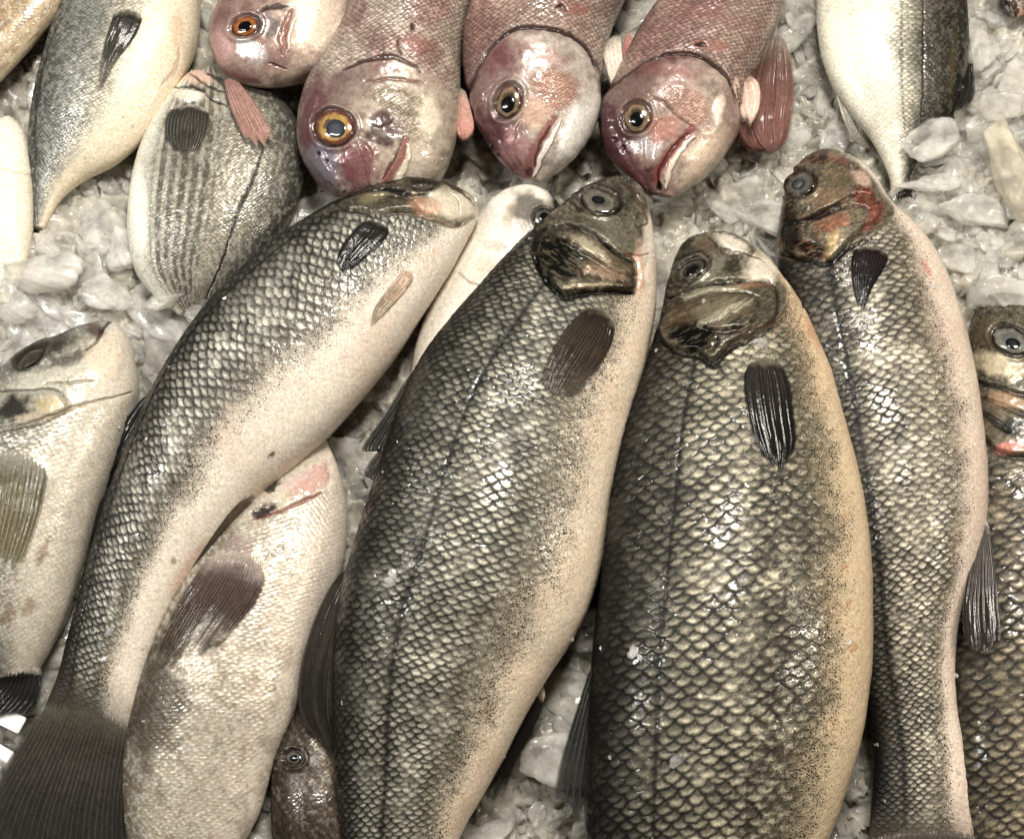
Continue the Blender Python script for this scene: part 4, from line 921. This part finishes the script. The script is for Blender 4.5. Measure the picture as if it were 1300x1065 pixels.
P_.blob(*z3((620, 180))[0], 24, 8, 8, (146, 88, 76), 0.6, 1, nz=0.5)
P_.stroke(z3((555, 175), (575, 172), (600, 182)), 3.0, (22, 10, 10), 0.95, -3)
P_.blob(*z3((640, 60))[0], 70, 12, 10, (120, 78, 68), 0.35, 0, nz=0.7, ns=14)
P_.blob(*z3((255, 540))[0], 2.4, 3.4, -30, (24, 14, 16), 0.9, -2)
P_.blob(*z3((285, 570))[0], 1.8, 2.6, -30, (24, 14, 16), 0.9, -2)
P_.stroke(z3((220, 420), (225, 520), (290, 640), (370, 720)), 8, None, 0, 2.5)
P_.stroke(z3((400, 480), (380, 570), (380, 650)), 7, None, 0, 2.0)
P_.blob(*z3((310, 650))[0], 18, 10, 45, (70, 34, 38), 0.75, 0, nz=0.4)
P_.sock(z3((332, 455))[0], 17, 19, 15)
done(P_, 'rightmost pink bream of the row, with a raw red flap behind it', 'pink bream', GS)

# ================================================================== eyes
eye(B, B.root, *z8((270, 95))[0], 25, 14.5, 14, eye_pale, (30, 30, 32), pr=0.34, h=6, poff=(-2, -1))
eye(C_, C_.root, *z8((580, 328))[0], 20, 11, -33, eye_dark, (16, 16, 18), pr=0.45, h=5)
eye(D_, D_.root, *z6((185, 285))[0], 21, 16, -22, eye_dull, (60, 68, 74), pr=0.42, h=8, poff=(-1, 0), pcol=(34, 40, 44))
eye(E_, E_.root, *z9((1005, 185))[0], 25, 17, 28, [(0, (90, 96, 98)), (0.5, (90, 90, 86)), (0.62, (122, 120, 110)), (0.82, (98, 94, 84)), (0.9, (40, 36, 30)), (1, (24, 20, 18))], (34, 36, 38), pr=0.4, h=7, poff=(4, 2))
eye(A, A.root, 537, 236, 14, 5, 2, eye_dark, (16, 16, 18), pr=0.45, h=4)
eye(F_i, F_i.root, *z2((852, 738))[0], 13, 13, 0, eye_dull, (16, 16, 18), pr=0.5, h=4, poff=(1, -1))
eye(G_, G_.root, *z5((125, 250))[0], 20, 8, -36, eye_dark, (12, 12, 14), pr=0.5, h=4)
eye(J_, J_.root, 373, 962, 11, 9, 0, eye_dull, (34, 40, 44), pr=0.5, h=4)
eye(M_, M_.root, *z1((828, 90))[0], 17, 12.5, -15, eye_orange, (12, 12, 14), pr=0.5, h=5)
eye(N_, N_.root, *z2((145, 432))[0], 25, 23, 10, eye_gold, (70, 74, 82), pr=0.50, h=7, poff=(2, 1), pcol=(40, 44, 50))
eye(O_, O_.root, *z2((735, 345))[0], 16, 21, 20, eye_brown, (12, 12, 14), pr=0.52, h=6, poff=(0, 3))
eye(P_, P_.root, *z3((332, 455))[0], 17, 19, 15, eye_brown, (12, 12, 14), pr=0.5, h=6, poff=(0, 2))

# ================================================================== fins
dk = dict(root=(34, 29, 24), tip=(24, 20, 16), ray=(7, 6, 6))
fin(A, 'pectoral_fin', [(470, 273), (448, 293), (430, 318), (426, 335), (431, 346)], [(500, 284), (490, 302), (468, 324), (448, 341), (437, 348)], 13, **dk, parent=A.root, lift=3, rayamt=0.6, ridge=1.3)
fin(A, 'pelvic_fin', [(518, 336), (493, 365), (474, 393), (466, 416)], [(532, 345), (512, 373), (490, 398), (469, 418)], 7, root=(206, 170, 140), tip=(170, 150, 120), ray=(90, 74, 56), parent=A.root, lift=1.5, rayamt=0.5, clear=0.6, fadein=0.3)
fin(A, 'anal_fin', [(330, 614), (296, 645), (266, 685), (238, 730), (215, 770)], [(334, 630), (312, 658), (286, 694), (255, 735), (226, 778)], 9, root=(120, 100, 80), tip=(66, 58, 48), ray=(24, 20, 16), parent=A.root, lift=3, z0=68, z1=58, rayamt=0.6)
fin(A, 'dorsal_fin', [(190, 495), (160, 530), (136, 575), (114, 618), (113, 631)], [(206, 505), (188, 545), (168, 580), (146, 612), (122, 629)], 9, **dk, parent=A.root, z0=72, z1=50, under=True, ridge=1.6)
fin(A, 'dorsal_fin', [(150, 604), (127, 636), (119, 668), (117, 705), (112, 732)], [(168, 604), (156, 640), (142, 680), (128, 720), (118, 745)], 8, **dk, parent=A.root, z0=62, z1=48, under=True, ridge=1.6)
fin(A, 'tail_fin', [(66, 868), (40, 915), (10, 965), (-20, 1015), (-55, 1100)], [(176, 900), (170, 940), (165, 985), (163, 1030), (168, 1110)], 27, root=(74, 68, 57), tip=(54, 50, 45), ray=(22, 20, 18), parent=A.root, z0=46, z1=34, lift=2.0, ridge=1.1, rayamt=0.6, ragged=0.12, blend=0.3, fadein=0.30, clear=0.3)
fin(B, 'spiny_dorsal_fin', [(552, 440), (517, 480), (489, 525), (461, 573), (479, 568), (463, 604), (473, 607), (464, 632), (454, 660)], [(570, 450), (545, 490), (528, 525), (513, 560), (506, 575), (498, 600), (493, 615), (486, 640), (474, 670)], 6,
    root=(64, 60, 52), tip=(48, 46, 40), ray=(16, 15, 14), parent=B.root, z0=92, z1=92, lift=2, under=True, ridge=2.5)
fin(B, 'dorsal_fin', [(440, 714), (414, 753), (390, 811), (378, 875), (380, 907), (400, 940), (424, 972)], [(460, 722), (450, 760), (442, 815), (438, 870), (436, 905), (437, 940), (440, 975)], 20,
    root=(66, 60, 50), tip=(60, 52, 42), ray=(18, 16, 14), parent=B.root, z0=88, z1=66, under=True, ridge=1.8)
fin(B, 'pectoral_fin', [(757, 380), (725, 408), (703, 438), (690, 462), (685, 486), (692, 506)], [(777, 395), (780, 425), (768, 455), (752, 480), (735, 500), (712, 514)], 17,
    root=(26, 19, 15), tip=(92, 76, 56), ray=(16, 12, 9), parent=B.root, lift=3, ridge=1.4, rayamt=0.65, clear=0.75)
fin(B, 'anal_fin', [(676, 862), (655, 900), (635, 935), (615, 975), (600, 1020)], [(695, 868), (686, 905), (669, 940), (650, 980), (636, 1025)], 9, **dk, parent=B.root, z0=70, z1=48, under=True)
fin(C_, 'pectoral_fin', [(951, 446), (944, 480), (948, 522), (963, 570), (984, 601)], [(984, 450), (1000, 478), (1008, 522), (1010, 570), (994, 603)], 15, root=(46, 40, 32), tip=(22, 18, 14), ray=(8, 7, 6), parent=C_.root, lift=2.5, ridge=0.8, rayamt=0.65)
fin(C_, 'dorsal_fin', [(752, 838), (738, 880), (722, 930), (709, 975), (700, 1040)], [(775, 850), (768, 900), (766, 950), (765, 990), (768, 1050)], 8, root=(70, 70, 64), tip=(60, 60, 56), ray=(20, 20, 18), parent=C_.root, z0=90, z1=70, under=True, ridge=1.6)
fin(D_, 'pectoral_fin', [(1086, 304), (1080, 335), (1083, 365), (1090, 396)], [(1130, 312), (1127, 332), (1110, 362), (1096, 397)], 11, root=(30, 15, 15), tip=(20, 17, 14), ray=(10, 8, 8), parent=D_.root, lift=2.5, ridge=0.9)
fin(D_, 'anal_fin', [(1244, 668), (1234, 705), (1226, 745), (1222, 785), (1230, 836)], [(1252, 652), (1262, 705), (1268, 765), (1271, 810), (1266, 838)], 9, root=(66, 52, 42), tip=(64, 54, 43), ray=(20, 16, 14), parent=D_.root, z0=96, z1=112, lift=2, under=True, ridge=1.2, ragged=0.1, clear=0.25, fadein=0.03, blend=0.1)
fin(D_, 'tail_fin', [(1104, 1045), (1094, 1110), (1080, 1180)], [(1243, 1040), (1262, 1110), (1285, 1180)], 22, root=(84, 78, 68), tip=(60, 56, 50), ray=(22, 20, 18), parent=D_.root, z0=62, z1=50, lift=2, ridge=0.9, blend=0.3, fadein=0.5)
fin(C_, 'tail_fin', [(795, 1330), (780, 1370), (760, 1430)], [(925, 1325), (945, 1370), (975, 1430)], 22, root=(60, 54, 44), tip=(44, 40, 36), ray=(18, 16, 15), parent=C_.root, z0=48, z1=40, lift=0.5)
fin(B, 'tail_fin', [(438, 1225), (420, 1270), (400, 1330)], [(534, 1215), (550, 1270), (570, 1330)], 22, root=(60, 54, 44), tip=(44, 40, 36), ray=(18, 16, 15), parent=B.root, z0=46, z1=40, lift=0.5)
fin(G_, 'pectoral_fin', [(-30, 565), (-40, 620), (-40, 690)], [(65, 572), (54, 640), (20, 740)], 16, root=(50, 44, 34), tip=(166, 154, 118), ray=(84, 78, 52), parent=G_.root, lift=3, ridge=1.8, rayamt=0.7, rootround=0.12, blend=0.3, clear=0.5)
fin(G_, 'tail_fin', [(0, 850), (-30, 885), (-60, 905)], [(52, 842), (52, 880), (30, 916)], 12, fadein=0.3, root=(34, 30, 28), tip=(20, 18, 18), ray=(8, 8, 8), parent=G_.root, z0=46, z1=44, lift=1)
fin(H_, 'pectoral_fin', [(283, 682), (240, 740), (205, 800), (182, 855)], [(340, 702), (334, 745), (306, 792), (262, 838)], 22, root=(92, 70, 66), tip=(84, 68, 52), ray=(30, 23, 19), parent=H_.root, lift=3, ridge=1.8, rayamt=0.6, rootround=0.12, blend=0.3, clear=0.8)
fin(I_, 'pectoral_fin', [(150, 4), (135, 45), (126, 85), (124, 115)], [(186, 8), (172, 45), (148, 78), (127, 116)], 13, root=(22, 20, 18), tip=(110, 104, 88), ray=(10, 10, 9), parent=I_.root, lift=2.5, ridge=1.4, rayamt=0.6, clear=0.7)
fin(L_, 'pectoral_fin', [(224, 130), (210, 150), (209, 172), (222, 196)], [(262, 130), (265, 155), (258, 180), (246, 197)], 13, root=(48, 44, 38), tip=(110, 106, 94), ray=(24, 22, 20), parent=L_.root, lift=3, ridge=1.3, clear=0.55, rootround=0.12)
fin(M_, 'pelvic_fin', [(283, 98), (290, 130), (302, 160), (318, 188)], [(300, 100), (322, 128), (339, 155), (352, 186)], 9, root=(110, 72, 66), tip=(176, 130, 116), ray=(100, 60, 54), light=(196, 160, 144), parent=M_.root, z0=92, z1=94, lift=3, ridge=1.8, rayamt=0.5)
fin(Q_, 'dorsal_fin', [(1216, 60), (1218, 95), (1206, 130), (1196, 150)], [(1228, 30), (1236, 85), (1236, 125), (1214, 150)], 9, **dk, parent=Q_.root, z0=50, z1=40, under=True)
fin(Q_, 'anal_fin', [(1068, 118), (1078, 145), (1096, 175), (1110, 190)], [(1060, 112), (1074, 160), (1086, 182), (1106, 196)], 9, root=(200, 196, 176), tip=(60, 56, 48), ray=(120, 114, 100), parent=Q_.root, z0=36, z1=26, under=True)
fin(Q_, 'tail_fin', [(1156, 236), (1166, 238), (1174, 243)], [(1134, 244), (1138, 256), (1145, 268)], 9, root=(60, 54, 46), tip=(16, 14, 12), ray=(10, 10, 10), parent=Q_.root, z0=34, z1=30, lift=1, ridge=2)
fin(N_, 'gill_flap', [(573, 108), (578, 140), (579, 165), (583, 180)], [(590, 112), (598, 140), (602, 160), (596, 180)], 4, root=(214, 180, 156), tip=(176, 92, 84), ray=(190, 140, 124), parent=N_.root, z0=84, z1=84, lift=1, thick=6, clear=0, blend=0.3)
fin(O_, 'gill_flap', [(762, 55), (768, 80), (775, 105), (781, 118)], [(788, 40), (790, 70), (790, 98), (784, 118)], 4, root=(226, 212, 190), tip=(230, 220, 206), ray=(206, 180, 160), parent=O_.root, z0=82, z1=84, lift=1, thick=8, clear=0, blend=0.3)
fin(O_, 'pelvic_fin', [(788, 62), (790, 72), (790, 88)], [(797, 36), (808, 58), (820, 80)], 5, root=(196, 140, 124), tip=(186, 122, 110), ray=(150, 90, 84), parent=O_.root, z0=70, z1=70, lift=1)
fin(P_, 'gill_flap', [(928, 92), (932, 118), (940, 145), (948, 157)], [(950, 92), (963, 106), (965, 130), (957, 156)], 4, root=(226, 190, 166), tip=(234, 212, 196), ray=(206, 160, 140), parent=P_.root, z0=84, z1=86, lift=1, thick=10, clear=0, blend=0.3)
fin(P_, 'torn_flap', [(975, 45), (950, 85), (938, 130), (936, 165), (950, 186), (972, 192)], [(994, 42), (1004, 70), (1009, 108), (1006, 150), (999, 178), (986, 193)], 6, root=(104, 78, 66), tip=(134, 88, 78), ray=(88, 52, 46), parent=P_.root, z0=64, z1=40, lift=1, thick=10, clear=0, blend=0.3, ridge=2.5, curl=7, rayamt=0.35, ragged=0.05,
    label='raw red flap of flesh with a pale torn tip')
# ================================================================== ice
def ice_material(name, base, trans, rough=0.16, sss=0.3, bump=0.5, coat=0.3, var=0.25, alpha=1.0, ascale=90):
    m = bpy.data.materials.new(name); nt, N, L, b = nodes_of(m)
    tc = N.new('ShaderNodeTexCoord')
    n = N.new('ShaderNodeTexNoise'); n.inputs['Scale'].default_value = 160; n.inputs['Detail'].default_value = 6; n.inputs['Roughness'].default_value = 0.6
    L.new(tc.outputs['Object'], n.inputs['Vector'])
    n2 = N.new('ShaderNodeTexNoise'); n2.inputs['Scale'].default_value = 55; n2.inputs['Detail'].default_value = 4
    L.new(tc.outputs['Object'], n2.inputs['Vector'])
    cr = N.new('ShaderNodeMapRange'); cr.inputs['From Min'].default_value = 0.3; cr.inputs['From Max'].default_value = 0.7
    cr.inputs['To Min'].default_value = 1 - var; cr.inputs['To Max'].default_value = 1 + var * 0.4
    L.new(n2.outputs['Fac'], cr.inputs['Value'])
    vm = N.new('ShaderNodeVectorMath'); vm.operation = 'SCALE'; vm.inputs[0].default_value = tuple(lin(*base)); L.new(cr.outputs[0], vm.inputs['Scale'])
    L.new(vm.outputs[0], b.inputs['Base Color'])
    bp = N.new('ShaderNodeBump'); bp.inputs['Strength'].default_value = bump; bp.inputs['Distance'].default_value = 0.0012
    L.new(n.outputs['Fac'], bp.inputs['Height']); L.new(bp.outputs[0], b.inputs['Normal'])
    setin(b, Roughness=rough, IOR=1.31, Transmission_Weight=trans, Subsurface_Weight=sss, Subsurface_Scale=0.01, Coat_Weight=coat, Coat_Roughness=0.05)
    b.inputs['Subsurface Radius'].default_value = (1, 0.95, 0.85)
    if alpha < 1:                                        # clear ice with cloudy patches in it
        n4 = N.new('ShaderNodeTexNoise'); n4.inputs['Scale'].default_value = ascale; n4.inputs['Detail'].default_value = 3
        L.new(tc.outputs['Object'], n4.inputs['Vector'])
        ar = N.new('ShaderNodeMapRange'); ar.inputs['From Min'].default_value = 0.38; ar.inputs['From Max'].default_value = 0.66
        ar.inputs['To Min'].default_value = alpha; ar.inputs['To Max'].default_value = min(1.0, alpha + 0.45)
        L.new(n4.outputs['Fac'], ar.inputs['Value']); L.new(ar.outputs[0], b.inputs['Alpha'])
    return m
M['bed'] = ice_material('packed_ice', (184, 178, 162), 0.0, rough=0.12, sss=0.5, var=0.6, bump=0.8)
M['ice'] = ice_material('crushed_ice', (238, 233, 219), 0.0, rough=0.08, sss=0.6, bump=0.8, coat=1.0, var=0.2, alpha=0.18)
M['chunk'] = ice_material('ice_lump', (230, 226, 214), 0.0, rough=0.12, sss=0.7, bump=0.8, coat=0.6, var=0.15, alpha=0.22, ascale=60)
M['chunky'] = ice_material('yellow_ice_lump', (230, 218, 190), 0.0, rough=0.2, sss=0.6, bump=0.7, coat=0.6, var=0.15, alpha=0.22, ascale=60)
M['plastic'] = bpy.data.materials.new('white_plastic'); M['plastic'].use_nodes = True
setin(M['plastic'].node_tree.nodes['Principled BSDF'], Base_Color=(0.78, 0.77, 0.73, 1), Roughness=0.3)

def bedheight(px, py):
    """height of the packed ice (layout units) at layout position px, py on the ice plane"""
    h = 34 * (fbm(px / 170, py / 170, 3, 5) - 0.5)
    # heaps seen in the photo
    for cx, cy, rx, ry, hh in ((90, 350, 130, 70, 20), (1250, 60, 90, 110, 26), (1290, 260, 90, 110, 34), (1220, 380, 70, 60, 26), (480, 560, 60, 120, 6), (690, 900, 60, 120, 4), (850, 270, 200, 60, 4)):
        h = h + hh * np.exp(-(((px - cx) / rx) ** 2 + ((py - cy) / ry) ** 2))
    return h
def facets(px, py, cell, amp, tilt, s):
    """crystal-like facets: each jittered cell is a tilted plane"""
    gx = np.floor(px / cell); gy = np.floor(py / cell); best = np.full(px.shape, 1e9); out = np.zeros(px.shape)
    for i in (-1, 0, 1):
        for j in (-1, 0, 1):
            cx = (gx + i + 0.15 + 0.7 * hsh(gx + i, gy + j, s)) * cell; cy = (gy + j + 0.15 + 0.7 * hsh(gx + i, gy + j, s + 1)) * cell
            d = (px - cx) ** 2 + (py - cy) ** 2
            hh = amp * (hsh(gx + i, gy + j, s + 2) - 0.5) + tilt * ((px - cx) * (hsh(gx + i, gy + j, s + 3) - 0.5) + (py - cy) * (hsh(gx + i, gy + j, s + 4) - 0.5))
            m = d < best; best[m] = d[m]; out[m] = hh[m]
    return out
gx = np.arange(-420, 1720, 3.2); gy = np.arange(-420, 1480, 3.2)
GX, GY = np.meshgrid(gx, gy)
wx = GX + 14 * (fbm(GX / 20, GY / 20, 3, 8) - 0.5); wy = GY + 14 * (fbm(GX / 20, GY / 20, 3, 9) - 0.5)
h = bedheight(GX, GY) + facets(wx, wy, 34, 20, 0.9, 3) + facets(wx, wy, 13, 8, 0.8, 13) + 3 * (fbm(GX / 8, GY / 8, 3, 2) - 0.5) - 4
Pb = at(GX, GY, 0 * GX); Pb[..., 2] = h
bed = link_mesh('ice_bed', Pb.reshape(-1, 3), grid_quads(len(gy), len(gx), False)[:, ::-1], M['bed'], smooth=True)
bed['kind'] = 'structure'

# lumps: rounded crystals made from a few clipping planes
bm = bmesh.new(); bmesh.ops.create_icosphere(bm, subdivisions=3, radius=1); bm.verts.ensure_lookup_table()
ICO = np.array([v.co[:] for v in bm.verts]); ICOF = np.array([[v.index for v in f.verts] for f in bm.faces]); bm.free()
bm = bmesh.new(); bmesh.ops.create_icosphere(bm, subdivisions=4, radius=1); bm.verts.ensure_lookup_table()
ICO4 = np.array([v.co[:] for v in bm.verts]); ICO4F = np.array([[v.index for v in f.verts] for f in bm.faces]); bm.free()
bm = bmesh.new(); bmesh.ops.create_icosphere(bm, subdivisions=5, radius=1); bm.verts.ensure_lookup_table()
ICO5 = np.array([v.co[:] for v in bm.verts]); ICO5F = np.array([[v.index for v in f.verts] for f in bm.faces]); bm.free()
rng = np.random.default_rng(4)
def crystal(ico, k=11, sharp=14, rough=0.10, flat=0.5, el=1.0, rg=rng):
    n = rg.normal(size=(k, 3)); n /= np.linalg.norm(n, axis=1, keepdims=True); d = rg.uniform(0.45, 0.95, k)
    q = np.clip((ico @ n.T) / d, 1e-3, None); r = 1 / (np.sum(q ** sharp, 1) ** (1 / sharp)); r = np.minimum(r, 1.5)
    off = rg.uniform(0, 50, 2)
    r = r * (1 + rough * (fbm(ico[:, 0] * 2.2 + off[0] + ico[:, 2] * 1.6, ico[:, 1] * 2.2 + off[1] - ico[:, 2], 5, 3) - 0.5) * 2)
    return ico * r[:, None] * np.array([el, 1, flat])
TPL4 = [crystal(ICO4, k=7, sharp=40, rough=0.22, flat=f, el=e) for f in (0.22, 0.35, 0.5) for e in (1.0, 1.3, 1.7) for _ in range(3)]
TPL = [crystal(ICO, k=8, sharp=30, rough=0.16, flat=f, el=e) for f in (0.25, 0.4, 0.6) for e in (1.0, 1.25, 1.5) for _ in range(4)]
def rotm(rg, tiltmax):
    a = rg.uniform(0, 2 * math.pi); b = rg.uniform(-tiltmax, tiltmax); c = rg.uniform(-tiltmax, tiltmax)
    ca, sa, cb, sb, cc, sn = math.cos(a), math.sin(a), math.cos(b), math.sin(b), math.cos(c), math.sin(c)
    return np.array([[cb, 0, sb], [0, 1, 0], [-sb, 0, cb]]) @ np.array([[1, 0, 0], [0, cc, -sn], [0, sn, cc]]) @ np.array([[ca, -sa, 0], [sa, ca, 0], [0, 0, 1]])
# keep lumps out of the fish
OUT = [(np.concatenate([f.R[::8, :2], f.R[::-8, 2:4]]), f) for f in fishes]
def inside_any(x, y, shrink):
    X = np.array([float(x)]); Y = np.array([float(y)])
    for P, f in OUT:
        if P[:, 0].min() - 10 < x < P[:, 0].max() + 10 and P[:, 1].min() - 10 < y < P[:, 1].max() + 10:
            if sdpoly(X, Y, [tuple(p) for p in P])[0] > shrink: return True
    return False
VV = []; FF = []; nv = 0
def scatter(n, smin, smax, sink, x0, x1, y0, y1, rg, shrinkf=0.1, dens=None):
    global nv
    for _ in range(n):
        x = rg.uniform(x0, x1); y = rg.uniform(y0, y1)
        if dens is not None and rg.uniform() > dens(x, y): continue
        s = smin + (smax - smin) * rg.uniform() ** 2
        if inside_any(x, y, s * shrinkf): continue
        p = at(x, y, 0.0); hb = float(bedheight(np.array([float(x)]), np.array([float(y)]))[0])
        big = s > 13 and shrinkf < 0.2
        T = (TPL4[rg.integers(len(TPL4))] if big else TPL[rg.integers(len(TPL))]) @ rotm(rg, 0.7).T * s
        VV.append(T + np.array([p[0], p[1], hb + s * rg.uniform(-sink - 0.2, 0.12)])); FF.append((ICO4F if big else ICOF) + nv); nv += len(T)
coarse = lambda x, y: 1.0 if (x < 460 and y > 230) or x > 1130 else 0.35
scatter(2300, 12, 38, 0.35, -60, 1360, -60, 1140, rng, dens=coarse)
scatter(5600, 4, 14, 0.25, -40, 1340, -40, 1110, rng)
scatter(500, 10, 30, 0.3, -350, 1650, -350, 1400, rng, dens=lambda x, y: 0.0 if (-60 < x < 1360 and -60 < y < 1140) else 1.0, shrinkf=0.3)
# crumbs of ice on the skin, some added to stand in for wet highlights
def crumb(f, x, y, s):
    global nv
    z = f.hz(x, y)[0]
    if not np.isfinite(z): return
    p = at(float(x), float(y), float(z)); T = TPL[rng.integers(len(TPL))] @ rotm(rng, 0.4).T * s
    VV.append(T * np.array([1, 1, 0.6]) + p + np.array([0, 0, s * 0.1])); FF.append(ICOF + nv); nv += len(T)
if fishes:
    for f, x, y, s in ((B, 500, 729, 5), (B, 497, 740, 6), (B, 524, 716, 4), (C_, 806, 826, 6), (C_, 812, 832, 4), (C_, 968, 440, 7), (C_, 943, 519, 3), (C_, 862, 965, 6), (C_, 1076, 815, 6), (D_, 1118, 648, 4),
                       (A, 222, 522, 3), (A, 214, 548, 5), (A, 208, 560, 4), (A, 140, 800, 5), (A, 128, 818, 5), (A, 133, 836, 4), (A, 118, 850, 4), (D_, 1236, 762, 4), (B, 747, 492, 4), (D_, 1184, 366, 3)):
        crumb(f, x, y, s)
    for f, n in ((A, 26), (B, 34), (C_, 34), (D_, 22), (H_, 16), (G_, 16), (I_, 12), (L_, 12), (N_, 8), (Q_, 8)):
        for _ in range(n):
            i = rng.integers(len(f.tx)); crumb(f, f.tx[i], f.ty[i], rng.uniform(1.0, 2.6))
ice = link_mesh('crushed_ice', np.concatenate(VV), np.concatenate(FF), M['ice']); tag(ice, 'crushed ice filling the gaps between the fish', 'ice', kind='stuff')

GI = 'large loose lumps of ice'
def lump(x, y, z, rx, ry, rz, rot, seed, label, mat='chunk', k=20, sharp=22, rough=0.22):
    rg = np.random.default_rng(seed); T = crystal(ICO5, k, sharp, rough, 1.0, 1.0, rg) * np.array([rx, ry, rz])
    r = math.radians(-rot); R = np.array([[math.cos(r), -math.sin(r), 0], [math.sin(r), math.cos(r), 0], [0, 0, 1]])
    p = at(x, y, z); o = link_mesh('ice_lump', T @ R.T, ICO5F, M[mat]); o.location = Vector(p * U); tag(o, label, 'ice lump', GI); return o
lump(1185, 182, 66, 62, 27, 16, -30, 3, 'long flat slab of ice lying on the tail of the top right bream', k=16, sharp=24, rough=0.16)
lump(1262, 372, 62, 48, 40, 30, 0, 5, 'round lump of ice over the head of the fish at the right edge')
lump(1236, 270, 40, 60, 34, 24, 5, 8, 'wide low lump of ice above the round one at the right')
lump(1292, 225, 56, 40, 88, 28, -8, 12, 'tall yellowish slab of ice standing at the right edge', 'chunky', k=18)
lump(1240, 60, 40, 42, 34, 24, 40, 14, 'jagged lump of ice beside the dark back of the top right bream')
lump(52, 345, 44, 70, 36, 24, -5, 18, 'widest lump of ice, below the cream fish at the left edge')
lump(130, 372, 38, 46, 28, 20, 10, 22, 'pale lump of ice just above the snout of the gold-patched bream')
lump(700, 965, 24, 46, 40, 24, 0, 30, 'round lump of ice at the bottom between the two broad bass')
lump(1175, 285, 36, 36, 18, 14, -10, 33, 'small smooth lump of ice right of the bruised bass head')
lump(60, 312, 40, 24, 18, 14, 10, 41, 'small lump of ice at the tail tip of the top left bream')
lump(20, 388, 34, 40, 26, 18, 0, 43, 'flat lump of ice under the cream fish at the left edge')
lump(205, 382, 38, 34, 22, 18, -12, 47, 'lump of ice covering the tail of the striped bream')
lump(250, 398, 34, 26, 16, 14, 20, 49, 'thin shard of ice between the striped bream and the slanting bass')
lump(158, 322, 34, 26, 34, 16, 10, 53, 'upright shard of ice left of the striped bream')
lump(1215, 330, 40, 46, 26, 18, 14, 57, 'pale lump of ice beside the belly of the bruised bass')
lump(1190, 235, 44, 40, 16, 14, -6, 59, 'narrow shard of ice right of the top right tail')
lump(1275, 130, 46, 44, 36, 26, 20, 61, 'cloudy lump of ice under the brown fish tip at the top right')
# white plastic edge at the bottom left corner
def bar(name, pts, z, w, t, mat, label, cat):
    bm = bmesh.new(); (x0, y0), (x1, y1) = pts; a = at(x0, y0, z) * U; b = at(x1, y1, z) * U
    d = Vector(b) - Vector(a); n = Vector((-d.y, d.x, 0)).normalized() * (w * U / 2)
    vs = [bm.verts.new(Vector(p) + s * n + Vector((0, 0, dz * U))) for p in (a, b) for s in (-1, 1) for dz in (0, -t)]
    bmesh.ops.convex_hull(bm, input=vs); bmesh.ops.bevel(bm, geom=list(bm.edges), offset=1.2 * U, segments=2, affect='EDGES')
    me = bpy.data.meshes.new(name); bm.to_mesh(me); bm.free(); me.materials.append(M[mat]); o = bpy.data.objects.new(name, me); COL.objects.link(o); tag(o, label, cat); return o
bar('plastic_strip', [(-40, 888), (28, 921)], 40, 20, 4, 'plastic', 'wide white plastic strip by the tail fin of the slanting bass', 'plastic strip')
bar('plastic_strip', [(-40, 930), (14, 962)], 36, 14, 4, 'plastic', 'narrow white plastic strip at the bottom left corner', 'plastic strip')
